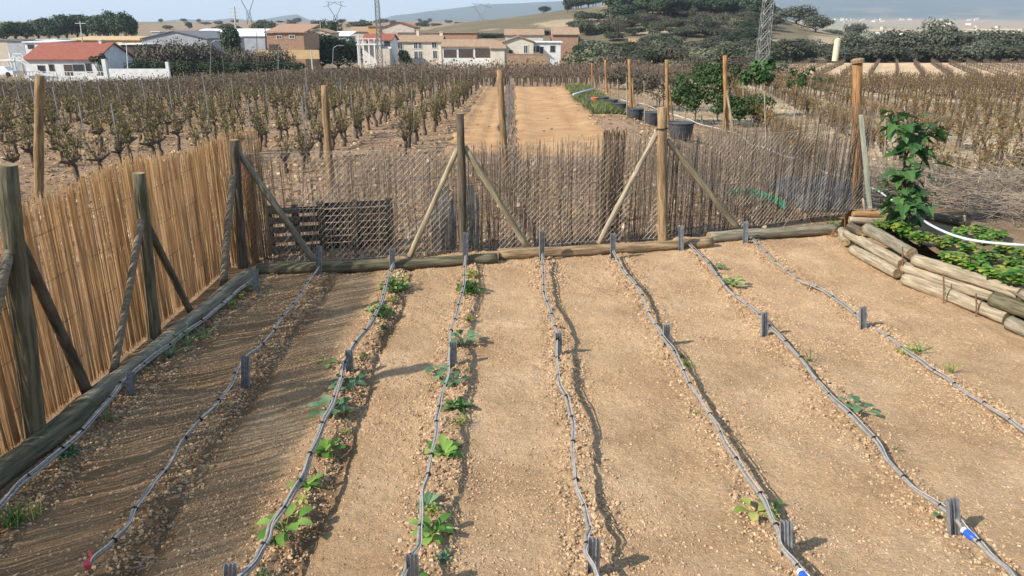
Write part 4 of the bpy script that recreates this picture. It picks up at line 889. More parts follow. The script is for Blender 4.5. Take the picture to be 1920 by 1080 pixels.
# grass on the bank beside the track
def grass(xr, yr, n, h, name, label, m, mask=None, wd=.02):
    x = xr[0] + (xr[1] - xr[0]) * rng.random(n); y = yr[0] + (yr[1] - yr[0]) * rng.random(n)
    if mask is not None: k = mask(x, y); x, y = x[k], y[k]
    n = len(x); z = T(x, y); hh = h * (.4 + .8 * rng.random(n)); a_ = rng.random(n) * 6.28; w = wd
    P = np.stack([x, y, z], -1); s = np.stack([np.cos(a_), np.sin(a_), a_ * 0], -1) * w; tip = P + np.stack([rng.normal(size=n) * .4 * hh, rng.normal(size=n) * .4 * hh, hh], -1)
    V = np.stack([P - s, P + s, tip], 1).reshape(-1, 3); F = np.arange(n * 3).reshape(-1, 3); b = MB(); b.add(V, F, rng.random(n)); return tag(b.build(name, m), label, 'grass', kind='stuff')
grass((2.4, 5.0), (31, 50), 12000, .28, 'bank_grass', 'green grass on the bank right of the dirt track', M['grass'], mask=lambda x, y: x > 2.6 + .012 * y + .5 * vn(x, y, .6, 3), wd=.035)
grass((-.36, .14), (14, 50), 1100, .25, 'track_strip_weeds', 'brown weeds on the strip between the two lanes of the track', M['sticks'], wd=.02)
grass((3, 60), (13, 92), 9000, .35, 'field_grass', 'yellowed grass tufts between the right vine rows', M['olive_pale'], mask=lambda x, y: (fbm(x, y, .3, 3, 8) > .5) & (x < y * .78) & (x > 5 + .1 * y), wd=.03)

# ------------------------------------------------------------------ vines
def vine_parts(kind, seed):
    global rng
    tbm, lbm = MB(), MB(); hh = .30 + .26 * random.random(); lean = random.uniform(-.1, .1)
    n = 5; P = [(lean * t / n + random.uniform(-.025, .025), random.uniform(-.025, .025), hh * t / n - (.05 if t == 0 else 0)) for t in range(n + 1)]
    tbm.tube(P, np.linspace(.055, .042, n + 1), 7, wob=.4); top = np.array(P[-1]); tips = []
    tbm.tube([top - [0, 0, .02], top + [0, 0, .05]], .06, 6, wob=.6)
    for s in (-1, 1, -.5, .5):
        a1 = top + [s * random.uniform(.06, .14) * .4, s * random.uniform(.18, .46), random.uniform(.02, .14)]; tbm.tube([top, (top + a1) / 2 + [0, 0, -.01], a1], [.04, .032, .022], 6, wob=.3)
        for _ in range(4):
            st = top + (a1 - top) * random.random(); tip = st + np.array([random.uniform(-.28, .28), random.uniform(-.28, .28), random.uniform(.35, .75)]); mid = (st + tip) / 2 + rng.normal(size=3) * .03
            tbm.tube([st, mid, tip], [.0085, .0065, .004], 3, False); tips += [(st, mid), (mid, tip)]
    nl = {'left': 85, 'right': 105}[kind]; C = []
    for _ in range(nl):
        a_, c_ = random.choice(tips); C.append(a_ + (c_ - a_) * random.random() + rng.normal(size=3) * .07)
    lo = random.random() * .4
    lbm.leaves(np.array(C), .045 + .05 * rng.random(nl), .1, 1.1, lids=np.clip(lo + rng.random(nl) * .6, 0, 1)); return tbm, lbm
protoV = {}
for kind, lm in (('left', 'vine_leaf'), ('right', 'vine_leaf_dry')):
    protoV[kind] = []
    for q in range(11):
        tbm, lbm = vine_parts(kind, q); protoV[kind].append((tbm.mesh('trunk', M['bark'], True), lbm.mesh('foliage', M[lm], False), tbm, lbm))
lowv = []
def low_vine(nl, hs=1.0, ls=1.0):
    b = MB(); b.sticks([(0, 0, -.05), (0, 0, .42), (0, 0, .42)], [(random.uniform(-.06, .06), 0, .45), (.05, .22, .62), (-.05, -.22, .62)], [.05, .03, .03], 4)
    t0 = rng.normal(size=(6, 3)) * [.08, .2, .02] + [0, 0, .5]; b.sticks(t0, t0 + np.stack([rng.normal(size=6) * .1, rng.normal(size=6) * .12, .3 + .45 * rng.random(6)], -1) * hs, .014, 3); l = MB(); C = rng.normal(size=(nl, 3)) * [.17, .38, .20] + [0, 0, .72]
    l.leaves(C * [1, 1, hs], (.085 + .055 * rng.random(nl)) * ls, .1, 1.1); return b, l
def stamp(dst, src, M3, lidshift=0):
    V = np.concatenate(src.V) @ M3[0].T + M3[1]
    base = dst.n; first = True
    for k in src.F:
        F = np.concatenate(src.F[k]); ids = np.concatenate(src.ids[k])
        if first: dst.add(V, F, np.clip(ids + lidshift, 0, 1)); first = False
        else: dst.F.setdefault(k, []).append(F + base); dst.ids.setdefault(k, []).append(np.clip(ids + lidshift, 0, 1)); dst.mi.setdefault(k, []).append(np.full(len(F), 0))
spotsV = {'left': [], 'mid': [], 'right': [], 'terrace': []}
for r_ in range(38):                                             # rows left of the track
    xr = -2.75 - 2.1 * r_; y = 14.6 + (r_ * .37 % 1.2) + (5 if r_ < 1 else (0 if r_ > 2 else 1.6))
    while y < (50 if r_ < 4 else 118):
        x = xr + .02 * (y - 20) + random.uniform(-.12, .12)
        if abs(x) < y * .76 and random.random() < .95: spotsV['left'].append((x, y, 0))
        y += .85 + random.uniform(-.2, .2)
for r_ in range(14):                                             # rows behind the end of the track
    y0 = 53 + 2.3 * r_; x = -9.5
    while x < 30:
        if x < .18 * y0 + 3: spotsV['mid'].append((x, y0 + random.uniform(-.2, .2), 1.57))
        x += 1.0 + random.uniform(-.15, .15)
dr = Vector((math.sin(R(12)), math.cos(R(12))))
for r_ in range(22):                                             # right field
    x0 = 6.6 + 2.9 * r_; t = random.random()
    while t < 76:
        x = x0 + dr.x * t + random.uniform(-.1, .1); y = 14 + dr.y * t
        if x < y * .80 and not (x < 8.5 and y < 19) and y < 86: spotsV['right'].append((x, y, -R(12)))
        t += .85 + random.uniform(-.15, .15)
dt = Vector((math.sin(R(26)), math.cos(R(26)))); nt_ = Vector((dt.y, -dt.x))
P0t = onT(1525, 98)
for r_ in range(-6, 40):                                         # pale terrace
    t = 0
    while t < 66:
        x = P0t.x + 3.15 * r_ / dt.y + dt.x * t; y = 98 + dt.y * t
        if 0.22 * y < x < .82 * y: spotsV['terrace'].append((x, y, -R(26)))
        t += 1.3 + random.uniform(-.15, .15)
lab = {'left': ('knotty grapevine with yellow-green leaves in the field left of the dirt track', 'grapevines left of the dirt track'), 'right': ('low grapevine with rusty yellow leaves in the field right of the fig tree and posts', 'grapevines of the right field')}
def visible(x, y):
    z = Tz(x, y) + .6; zc_ = y * math.cos(TH) + (H - z) * math.sin(TH); X = 960 + FPX * x / zc_; return -30 < X < 1950
for kind, cnt in (('left', 170), ('right', 130)):
    S = sorted([s for s in spotsV[kind] if visible(s[0], s[1])], key=lambda s: s[0] ** 2 + s[1] ** 2); protoo = []
    for i, (x, y, rz) in enumerate(S[:cnt]):
        e = empty('grapevine', (x, y, Tz(x, y)), *[lab[kind][0], 'grapevine', lab[kind][1]], rz=rz + random.choice((0, math.pi)) + random.uniform(-.2, .2)); k = random.uniform(.8, 1.15) * (.98 if kind == 'left' else .92); e.scale = (k, k, k)
        tm, lm_, _, _ = protoV[kind][random.randrange(11)]
        for nm, md in (('trunk', tm), ('foliage', lm_)):
            c = bpy.data.objects.new(nm, md); COL.objects.link(c); c.parent = e
    rest = S[cnt:]; spotsV[kind] = rest
for kind, matn, label in (('left', 'vine_far', 'mass of brownish vines filling the rest of the left vineyard'), ('mid', 'vine_mid', 'dense brown vine rows behind the end of the dirt track'), ('right', 'vine_leaf_dry', 'far rows of rusty vines in the right field'), ('terrace', 'vine_mid', 'dark vine rows on the pale far terrace')):
    tr_, lf = MB(), MB(); P_ = [low_vine(24 if kind != 'terrace' else 6, 1.25 if kind in ('mid', 'left') else 1.0, .8 if kind == 'terrace' else 1.0) for _ in range(8)]
    for (x, y, rz) in spotsV[kind]:
        a_ = rz + random.uniform(-.12, .12); k = random.uniform(.85, 1.15) * (1.2 if kind == 'mid' else (.98 if kind == 'left' else 1.0)); c, s = math.cos(a_), math.sin(a_); M3 = (np.array([[c, -s, 0], [s, c, 0], [0, 0, 1]]) * k, np.array([x, y, Tz(x, y)]))
        pb, pl = random.choice(P_); sh = random.uniform(-.15, .15) + (.25 if (kind == 'left' and y < 60) else 0); stamp(tr_, pb, M3, 0); stamp(lf, pl, M3, sh)
    # trunks and leaves are one mass: two material slots
    nv = tr_.n; V = np.concatenate(lf.V); tr_.V.append(V)
    for k in lf.F:
        tr_.F.setdefault(k, []).append(np.concatenate(lf.F[k]) + nv); tr_.ids.setdefault(k, []).append(np.concatenate(lf.ids[k])); tr_.mi.setdefault(k, []).append(np.full(sum(len(f) for f in lf.F[k]), 1))
    tr_.n += lf.n
    # make sure V order is consistent
    tag(tr_.build('vine_rows', [M['bark'], M[matn]]), label, 'vines', kind='stuff')
# vineyard stakes
stk = []
for r_ in range(14):
    y = 15.5 + (r_ * 2.3) % 5
    while y < 60:
        x = -2.75 - 2.1 * r_ + .02 * (y - 20)
        if abs(x) < y * .74 and not (r_ < 4 and y > 50) and not (r_ == 0 and y < 19): stk.append((x, y, 1.5, 'left'))
        y += 5.2
for r_ in range(12):
    for t in (3, 11, 20, 31, 44):
        x = 6.6 + 2.9 * r_ + dr.x * t; y = 14 + dr.y * t
        if x < y * .74 and not (x < 9 and y < 19): stk.append((x, y, 1.25, 'right'))
stk = sorted(stk, key=lambda s: s[1])[:95]
for (x, y, h, side) in stk:
    b = MB(); hh = h * random.uniform(.92, 1.1); b.box((0, 0, hh / 2 - .1), (.026, .022, hh + .2)); b.box((0, .016, hh / 2 - .1), (.010, .014, hh + .2)); o = b.build('vineyard_stake', M['steel'] if side == 'left' else M['wood_grey']); o.location = (x, y, Tz(x, y)); o.rotation_euler = (R(random.uniform(-1.2, 1.2)), R(random.uniform(-1.5, 1.5)), 0)
    tag(o, 'thin grey steel stake standing in the vine rows left of the track' if side == 'left' else 'thin grey wooden stake standing in the right vine field', 'stake', 'steel stakes of the left vineyard' if side == 'left' else 'stakes of the right vineyard')
for (x, yb, yt, lb_) in ((952, 250, 160, 'grey steel stake behind the brown track post, nearest of two'), (957, 215, 150, 'grey steel stake behind the brown track post, farther of two')):
    p = G(x, yb); b = MB(); h = atY(x, yt, p.y).z - p.z; b.box((0, 0, h / 2), (.05, .04, h)); b.box((0, .03, h / 2), (.02, .03, h)); o = b.build('track_stake', M['steel']); o.location = p; tag(o, lb_, 'stake', 'stakes on the track strip')

# ------------------------------------------------------------------ trees and bushes
def crown_mesh(n, lobes, rx, rz, leaf, m, name='crown', seed=0, gap=.0, cz=0, squash=1, flat=.2, ks=1.0):
    """leaf clumps spread through several lobes"""
    b = MB(); L_ = []
    for i in range(lobes):
        a_ = random.random() * 6.28; rr = rx * .62 * random.random() ** .5; zz = (random.random() * 1.1 - .35) * rz * .75; k = random.uniform(.35, .62) * (1 - .25 * abs(zz) / rz) * ks; rr = rr / max(ks, .6)
        L_.append((rr * math.cos(a_), rr * math.sin(a_), cz + zz, k))
    per = n // lobes; C = []; Nn = []
    for (x, y, z, k) in L_:
        v = rng.normal(size=(per, 3)); v /= np.linalg.norm(v, axis=1, keepdims=True); rr = (.55 + .5 * rng.random((per, 1)) ** .5)
        cl = 1 + .22 * np.sin(v[:, :1] * 9 + x) * np.cos(v[:, 1:2] * 8 + y)
        C.append(v * rr * cl * [rx * k, rx * k, rz * k * squash] + [x, y, z]); Nn.append(v)
    C = np.concatenate(C); b.leaves(C, leaf * (.7 + .6 * rng.random(len(C))), flat, 1.3, nrm=np.concatenate(Nn)); return b
def trunk_mb(h, r, spread, nb=5):
    b = MB(); b.tube([(0, 0, -.4), (.03 * h, 0, h * .5), (0, .02 * h, h)], [r, r * .75, r * .5], 7, wob=.15)
    for i in range(nb):
        a_ = i * 2.4; b.tube([(0, 0, h * .55), (math.cos(a_) * spread * .35, math.sin(a_) * spread * .35, h * 1.0), (math.cos(a_) * spread * .7, math.sin(a_) * spread * .7, h * 1.35)], [r * .5, r * .3, r * .12], 5)
    return b
def proto_tree(m, h, w, trunk_h, n, lobes, leaf, squash=1):
    rz = (h - trunk_h * .7) / 2
    return (trunk_mb(trunk_h, w * .035 + .06, w * .4).mesh('trunk', M['bark'], True), crown_mesh(n, lobes, w / 2 * 1.25, rz * 1.25, leaf, m, cz=trunk_h * .7 + rz, squash=squash).mesh('crown', m))
PT = {
 'pine': [proto_tree(M['pine'], 11, 8, 4.5, 2200, 12, .75) for _ in range(4)],
 'oak': [proto_tree(M['oak'], 7, 8.5, 1.8, 2600, 13, .55) for _ in range(4)],
 'scrub': [proto_tree(M['olive'], 4, 5.5, .8, 1500, 9, .42) for _ in range(4)],
 'scrub_pale': [proto_tree(M['olive_pale'], 3.4, 5, .7, 1300, 9, .40) for _ in range(3)],
 'bare': [proto_tree(M['scrub_brown'], 4, 6, .9, 1500, 9, .30) for _ in range(3)],
 'dark': [proto_tree(M['bush_dark'], 5, 6, 1.0, 2600, 10, .38) for _ in range(3)],
}
def tree(kind, px, Y, hpx, wpx, name, label, cat, group=None, base_py=None):
    p = onT(px, Y)
    if base_py is not None: p.z = max(min(p.z, zrow(base_py, Y)), p.z - 3)
    tm, cm_ = random.choice(PT[kind]); e = empty(name, p, label, cat, group, random.random() * 6.28)
    H0 = {'pine': 11, 'oak': 7, 'scrub': 4, 'scrub_pale': 3.4, 'bare': 4, 'dark': 5}[kind]; W0 = {'pine': 8, 'oak': 8.5, 'scrub': 5.5, 'scrub_pale': 5, 'bare': 6, 'dark': 6}[kind]
    k = hpx / ppm(Y) / H0; w = wpx / ppm(Y) / W0; e.scale = (w, w, k)
    for nm, md in (('trunk', tm), ('crown', cm_)):
        c = bpy.data.objects.new(nm, md); COL.objects.link(c); c.parent = e
    return e
def topped(kind, px, Y, top_py, wpx, name, label, cat, group=None):
    p = onT(px, Y); h = (zrow(top_py, Y) - p.z) * ppm(Y); return tree(kind, px, Y, max(h, 6), wpx, name, label, cat, group)
# pines on the far left
for x, top, w in [(-20, 46, 40), (12, 44, 34), (32, 41, 30), (52, 42, 34), (75, 37, 34), (95, 33, 30), (112, 36, 30), (128, 27, 34), (148, 28, 34), (166, 31, 28), (190, 28, 30), (207, 30, 28), (222, 25, 32), (240, 27, 32), (250, 36, 22)]:
    topped('pine', x, 330 + random.uniform(-18, 18), top, w * 1.15, 'pine_tree', 'dark green pine in the row on the rise behind the left houses', 'tree', 'pines behind the left houses')
# pine wood on the hill
for i in range(290):
    x = random.uniform(1150, 1425); Y = random.uniform(330, 520)
    p = onT(x, Y); topped_py = None
    tree('pine', x, Y, random.uniform(6.5, 9.5) * ppm(Y), random.uniform(7, 11) * ppm(Y), 'pine_tree', 'green pine of the wood on the round hill in the centre right', 'tree', 'pines of the wood on the hill')
for i in range(26):
    x = random.uniform(1062, 1170); Y = random.uniform(420, 500); tree('pine', x, Y, random.uniform(4, 6.5) * ppm(Y), random.uniform(5, 7) * ppm(Y), 'pine_tree', 'small pine on the shoulder of the hill left of the wood', 'tree', 'small pines on the hill shoulder')
tree('pine', 1064, 400, 15, 13, 'round_pine', 'single round pine on the skyline left of the wood', 'tree')
# scrub slopes between houses and wood
for i in range(190):
    x = random.uniform(1075, 1440); Y = random.uniform(150, 360)
    kind = random.choice(['scrub', 'scrub', 'scrub_pale', 'bare', 'scrub', 'dark']); tree(kind, x, Y, random.uniform(2.4, 4.8) * ppm(Y), random.uniform(4.5, 9) * ppm(Y), 'hillside_shrub', 'rounded shrub on the scrubby slope below the pine wood', 'shrub', 'shrubs of the slope below the pine wood')
for i in range(34):
    x = random.uniform(1090, 1470); Y = random.uniform(100, 140); tree(random.choice(['scrub_pale', 'scrub_pale', 'bare', 'scrub']), x, Y, random.uniform(1.6, 3.2) * ppm(Y), random.uniform(3, 6) * ppm(Y), 'grey_shrub', 'pale grey-green shrub behind the brown vine rows', 'shrub', 'pale shrubs behind the brown vine rows')
# dark trees right
for i in range(44):
    x = random.uniform(1440, 1960); Y = random.uniform(178, 240); tree(random.choice(['oak', 'oak', 'scrub', 'scrub']), x, Y, random.uniform(3.0, 5.4) * ppm(Y), random.uniform(7, 11) * ppm(Y), 'oak_tree', 'dark rounded tree in the belt behind the pale terrace', 'tree', 'trees of the belt behind the pale terrace')
for x, top, w in [(1500, 74, 60), (1470, 78, 50), (1755, 44, 60), (1700, 58, 70), (1830, 60, 80), (1880, 62, 70), (1915, 58, 60), (1780, 62, 60), (1650, 62, 60), (1590, 64, 50)]:
    topped('oak', x, 215, top, w, 'oak_tree', 'big dark tree standing out of the belt behind the pale terrace', 'tree', 'big trees of the belt behind the pale terrace')
for i in range(40):
    x = random.uniform(1430, 1960); Y = random.uniform(300, 620); tree(random.choice(['oak', 'scrub']), x, Y, random.uniform(4, 7) * ppm(Y), random.uniform(8, 16) * ppm(Y), 'distant_tree', 'distant dark tree in the valley behind the tree belt', 'tree', 'distant trees in the valley')
# shrubs left
for x, top, w in [(275, 86, 40), (300, 84, 50), (335, 80, 60), (372, 82, 55), (400, 88, 50), (415, 98, 40), (455, 92, 50), (480, 96, 40), (500, 98, 40), (530, 92, 36)]:
    topped('bare', x, 140 + random.uniform(-6, 12), top, w * 1.2, 'leafless_shrub', 'grey-brown bushy shrub between the white house and the brick building', 'shrub', 'shrubs between the white house and the brick building')
for x, w in [(280, 60), (325, 60), (362, 44), (405, 50), (450, 60), (500, 60), (540, 60)]: topped('dark', x, 128, 117, w, 'low_hedge_bush', 'low dark bush along the far edge of the left vineyard', 'shrub', 'low bushes along the left vineyard edge')
topped('pine', 440, 170, 50, 34, 'cypress_tree', 'single dark conifer beside the long white-roofed hall', 'tree')
for x, top, w in [(575, 68, 60), (605, 66, 60), (635, 74, 64), (655, 84, 50), (590, 84, 80), (560, 90, 50)]: topped('dark', x, 165 + random.uniform(-4, 4), top, w * 1.1, 'large_dark_bush', 'dark evergreen of the big clump right of the brick building', 'tree', 'evergreens right of the brick building')
topped('dark', 625, 260, 40, 36, 'round_tree', 'leafy round tree rising behind the evergreen clump', 'tree'); topped('dark', 760, 160, 96, 24, 'small_conifer', 'small dark conifer before the white row house', 'tree')
for x in (700, 1000, 1030, 910, 930, 1070): topped('scrub', x, 300, 62 if x > 900 else 70, 50, 'village_tree', 'grey-green tree standing among the village houses', 'tree', 'trees among the village houses')
for i in range(60):
    x = random.uniform(300, 1060); Y = random.uniform(420, 1400); tree('scrub', x, Y, random.uniform(3, 7) * ppm(Y), random.uniform(6, 14) * ppm(Y), 'plateau_tree', 'tiny dark tree on the brown plateau near the skyline', 'tree', 'trees on the brown plateau')
# topiary tree with ball shaped heads
p = onT(197, 121); e = empty('topiary_tree', p, 'cloud-pruned tree with dark ball-shaped heads before the white house', 'tree'); s = 1 / ppm(121); b = MB(); cb = MB()
for (x, y) in ((182, 111), (192, 110), (202, 105), (198, 116), (205, 112)):
    q = Vector(((x - 197) * s, 0, zrow(y, 121) - p.z)); b.tube([(0, 0, 0), (q.x * .3, 0, q.z * .5), tuple(q)], [.12, .09, .05], 6); v = rng.normal(size=(260, 3)); v /= np.linalg.norm(v, axis=1, keepdims=True); cb.leaves(v * .42 + np.array(q), .16, .2, 1.2, nrm=v)
b.build('trunk', M['bark'], e); cb.build('crown', M['bush_dark'], e)

# bushes behind the tubs
def near_bush(px, py, hpx, wpx, m, n, leaf, name, label, cat='shrub', lobes=17, trunkh=.3, asp=1.3):
    p = G(px, py); h = hpx / ppm(p.y); w = wpx / ppm(p.y); e = empty(name, p, label, cat); trunk_mb(h * trunkh, .03, w * .5).build('trunk', M['bark'], e)
    crown_mesh(n, lobes, w / 2 * 1.2, h / 2 * (1.1 if trunkh < .4 else .7), leaf, m, cz=h * (.52 if trunkh < .4 else .72), ks=.62).build('crown', m, e)
near_bush(1302, 232, 100, 84, M['bush_green'], 2600, .11, 'laurel_bush', 'big dark green bush behind the canes right of the track')
near_bush(1385, 236, 62, 84, M['bush_green'], 2200, .11, 'low_green_bush', 'low dark green bush behind the orange post with two struts')
near_bush(1410, 222, 104, 46, M['fig'], 260, .26, 'loquat_tree', 'small tree with long hanging leaves right of the orange post with two struts', 'tree', 7, .6)
near_bush(1235, 205, 80, 90, M['scrub_brown'], 2600, .10, 'bare_thicket', 'brown leafless thicket behind the middle tubs')
near_bush(1340, 175, 60, 70, M['bush_green'], 1900, .16, 'far_green_bush', 'green bush on the bank behind the big dark bush')
near_bush(1160, 168, 40, 60, M['scrub_brown'], 1500, .12, 'low_brown_thicket', 'low brown thicket behind the farthest orange posts')
near_bush(1488, 215, 90, 44, M['bush_green'], 260, .13, 'thin_sapling', 'thin sapling with sparse dark leaves in front of the right field', 'tree', 6, .5)
near_bush(1545, 180, 36, 40, M['bush_green'], 420, .12, 'round_sapling', 'little round green bush beyond the thin sapling', 'shrub', 6)
near_bush(1890, 372, 70, 56, M['vine_leaf'], 300, .075, 'yellow_green_shoots', 'yellow-green leafy shoots rising from the brush pile at the right edge', 'plant', 6)
for (x, y) in ((1890, 420), ): pass

# ------------------------------------------------------------------ buildings
def house(name, label, px0, px1, Y, pe, pr, pb, depth, wm, rm, ridge='x', wins=(), doors=(), chim=(), over=.35, group=None, gable=None):
    zb = zrow(pb, Y); ze = zrow(pe, Y); zr = zrow(pr, Y) if ridge != 'flat' else ze; xa = atY(px0, pb, Y).x; xb = atY(px1, pb, Y).x; w = xb - xa; zt_ = Tz((xa + xb) / 2, Y); ext = max(0, zb - zt_) + 1.0
    e = empty(name, ((xa + xb) / 2, Y + depth / 2, zb), label, 'building', group); he = ze - zb; hr = zr - zb; b = MB()
    x, y = w / 2, depth / 2
    b.box((0, 0, (he - ext) / 2), (w, depth, he + ext))
    if hr > he + .1:
        if ridge == 'x':
            for s in (-1, 1): b.add([(s * x, -y, he), (s * x, y, he), (s * x, 0, hr)], [[0, 1, 2]])
        elif ridge == 'y':
            for s in (-1, 1): b.add([(-x, s * y, he), (x, s * y, he), (0, s * y, hr)], [[0, 1, 2]])
    b.build('wall', wm, e)
    r = MB(); o = over; t = .18
    def slab(q):
        q = np.array(q, float); r.add(np.concatenate([q + [0, 0, .03], q + [0, 0, .03 + t]]), [[3, 2, 1, 0], [4, 5, 6, 7], [0, 1, 5, 4], [1, 2, 6, 5], [2, 3, 7, 6], [3, 0, 4, 7]])
    if hr <= he + .1 or ridge == 'flat': slab([(-x - o, -y - o, he), (x + o, -y - o, he), (x + o, y + o, he), (-x - o, y + o, he)])
    elif ridge == 'x':
        k = (hr - he) / y * o
        for s in (-1, 1): slab([(-x - o, s * (y + o), he - k), (x + o, s * (y + o), he - k), (x + o, 0, hr), (-x - o, 0, hr)][:: s * -1 if s > 0 else 1])
    elif ridge == 'y':
        k = (hr - he) / x * o
        for s in (-1, 1): slab([(s * (x + o), -y - o, he - k), (s * (x + o), y + o, he - k), (0, y + o, hr), (0, -y - o, hr)])
    elif ridge == 'shed': slab([(-x - o, -y - o, he), (x + o, -y - o, he), (x + o, y + o, hr), (-x - o, y + o, hr)])
    ro = r.build('roof', rm, e)
    for (cxp, ct, cb_, cw) in chim:
        c = MB(); X = atY(cxp, pe, Y).x - e.location.x; z1 = zrow(ct, Y) - zb; z0 = zrow(cb_, Y) - zb; c.box((X, -.1, (z0 + z1) / 2), (cw / ppm(Y), .7, z1 - z0)); c.box((X, -.1, z1), (cw / ppm(Y) * 1.3, .9, .12)); c.build('chimney', wm, ro)
    for (a0, a1, t0, t1) in wins:
        X0_ = atY(a0, t1, Y).x - e.location.x; X1_ = atY(a1, t1, Y).x - e.location.x; z0 = zrow(t1, Y) - zb; z1 = zrow(t0, Y) - zb; cx_, cz_ = (X0_ + X1_) / 2, (z0 + z1) / 2; ww, hh = X1_ - X0_, z1 - z0
        c = MB(); c.box((cx_, -y - .02, cz_), (ww, .05, hh)); wo_ = c.build('window', M['glass'], e); f = MB(); d_ = .09
        for q in ((cx_, cz_ + hh / 2, ww + 2 * d_, d_), (cx_, cz_ - hh / 2, ww + 2 * d_, d_), (cx_ - ww / 2, cz_, d_, hh - d_), (cx_ + ww / 2, cz_, d_, hh - d_), (cx_, cz_, d_ * .7, hh - d_)): f.box((q[0], -y - .045, q[1]), (q[2], .09, q[3]))
        f.build('frame', M['white_wall'] if wm is not M['white_wall'] else M['shutter'], wo_)
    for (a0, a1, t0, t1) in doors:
        X0_ = atY(a0, t1, Y).x - e.location.x; X1_ = atY(a1, t1, Y).x - e.location.x; z0 = zrow(t1, Y) - zb; z1 = zrow(t0, Y) - zb; c = MB(); c.box(((X0_ + X1_) / 2, -y - .03, (z0 + z1) / 2), (X1_ - X0_, .07, z1 - z0)); c.build('door_or_dark_opening', M['shutter'], e)
    return e
e = house('white_house', 'low white house with a red tiled roof, at the left behind the vines', 52, 185, 122, 112, 83, 145, 12, M['white_wall'], M['roof_red'], 'x', wins=[(73, 85, 123, 135), (94, 102, 121, 133), (139, 158, 121, 133), (163, 172, 119, 135)], doors=[(123, 138, 121, 143)], chim=[(158, 76, 88, 5)])
f = MB(); X = (e.children[0].dimensions.x) / 2; f.box((X + .02, 1.5, 2.0), (.06, 1.6, 1.6)); f.build('window', M['glass'], e)
f = MB(); f.box((X + .02, -3.2, 1.6), (.06, 1.6, 2.2)); f.build('window', M['glass'], e)
b = MB(); s = 1 / ppm(118); p = onT(200, 118); q = [atY(200, 143, 118), atY(316, 137, 118)]
L_ = q[1].x - q[0].x; b.box((L_ / 2, 0, .2), (L_, .25, 1.8)); b.box((L_, 0, .7), (.45, .45, 2.8)); b.box((0, 0, .9), (.55, .55, 3.2)); o = b.build('garden_wall', M['white_wall']); o.location = (q[0].x, 118, q[0].z); tag(o, 'low white garden wall with end pillars right of the white house', 'wall')
b = MB(); p = atY(75, 146, 119)
for i in range(24): b.box((i * .52, 0, .55), (.07, .05, 1.1))
b.box((6, 0, 1.1), (12.6, .06, .08)); b.box((6, 0, .25), (12.6, .06, .5)); o = b.build('white_fence', M['white_wall']); o.location = (p.x - 2, 119, p.z - .2); tag(o, 'white railing in front of the white house', 'fence')
# goal frame and backboard left of the white house
p = atY(30, 143, 117); e = empty('basketball_hoop', p, 'white basketball hoop with a framed backboard left of the white house', 'basketball hoop'); s = 1 / ppm(117)
b = MB(); b.box((-.3, 0, 1.7), (.16, .16, 3.6)); b.build('post', M['white_wall'], e); b = MB(); z = zrow(108, 117) - p.z
for q in ((.9, z + .55, 1.5, .14), (.9, z - .45, 1.5, .14), (.2, z + .05, .14, 1.0), (1.6, z + .05, .14, 1.0), (.9, z - .05, .8, .1)): b.box((q[0], 0, q[1]), (q[2], .08, q[3]))
b.tube([(-.3, 0, 2.6), (.5, 0, z)], .07, 5); b.build('backboard', M['white_wall'], e)
p = atY(12, 143, 117); b = MB()
for x in (-.6, 1.6): b.box((x, 0, 1.1), (.14, .14, 2.3)); b.box((x, 2, 1.1), (.14, .14, 2.3))
b.box((.5, 1, 2.3), (2.6, 2.4, .14)); b.tube([(1.7, 0, 2.9), (5.2, 0, .1)], .09, 5); b.tube([(2.4, 0, 2.9), (5.9, 0, .1)], .09, 5); b.tube([(1.7, .0, 2.9), (1.7, 0, 0)], .09, 5)
o = b.build('white_pergola', M['white_wall']); o.location = p; tag(o, 'white frame with a sloping ramp beside the basketball hoop', 'frame')
p = atY(7, 143, 115); e = empty('parked_car', p, 'white car cut by the left edge in front of the white frame', 'car'); b = MB(); b.box((0, 0, .55), (4, 1.7, .55)); b.add([(-1.2, -.8, .82), (1.3, -.8, .82), (.8, -.7, 1.4), (-.8, -.7, 1.4), (-1.2, .8, .82), (1.3, .8, .82), (.8, .7, 1.4), (-.8, .7, 1.4)], [[0, 1, 2, 3], [5, 4, 7, 6], [3, 2, 6, 7], [1, 5, 6, 2], [4, 0, 3, 7]]); b.build('body', M['car_white'], e)
for x in (-1.25, 1.25): b = MB(); b.tube([(x, -.9, .33), (x, -.7, .33)], .33, 14); b.build('wheel', M['tie'], e)
house('beige_warehouse', 'beige flat warehouse cut by the left edge', -30, 18, 190, 76, 76, 103, 18, M['beige_wall'], M['roof_dark'], 'flat')
house('grey_warehouse', 'plain grey flat warehouse next to the beige one', 18, 49, 188, 77, 77, 104, 18, M['grey_wall'], M['roof_dark'], 'flat')
house('white_cottage', 'small white building with a white canopy behind the red-roofed house', 50, 99, 180, 80, 78, 104, 10, M['white_wall'], M['roof_white'], 'shed', wins=[(53, 64, 84, 91), (76, 92, 83, 90)])
house('small_annex', 'tiny white-roofed block on top of the row behind the white cottage', 72, 106, 200, 75, 73, 82, 6, M['grey_wall'], M['roof_white'], 'flat')
house('ochre_hall', 'long low ochre building behind the red-roofed house', 115, 285, 210, 76, 70, 90, 16, M['ochre'], M['ochre'], 'shed')
house('brown_shed', 'dark low roof in the field under the pines', 165, 218, 260, 70, 68, 74, 14, M['shutter'], M['roof_dark'], 'flat')
house('white_canopy', 'flat white canopy with dark space beneath, right of the red roof', 228, 270, 160, 84, 83, 96, 8, M['shutter'], M['roof_white'], 'flat')  # dark walls stand in for the shaded space under the canopy
house('gabled_hall', 'pale gabled industrial hall with a dark roof edge', 269, 391, 175, 73, 59, 94, 24, M['grey_wall'], M['roof_dark'], 'y')
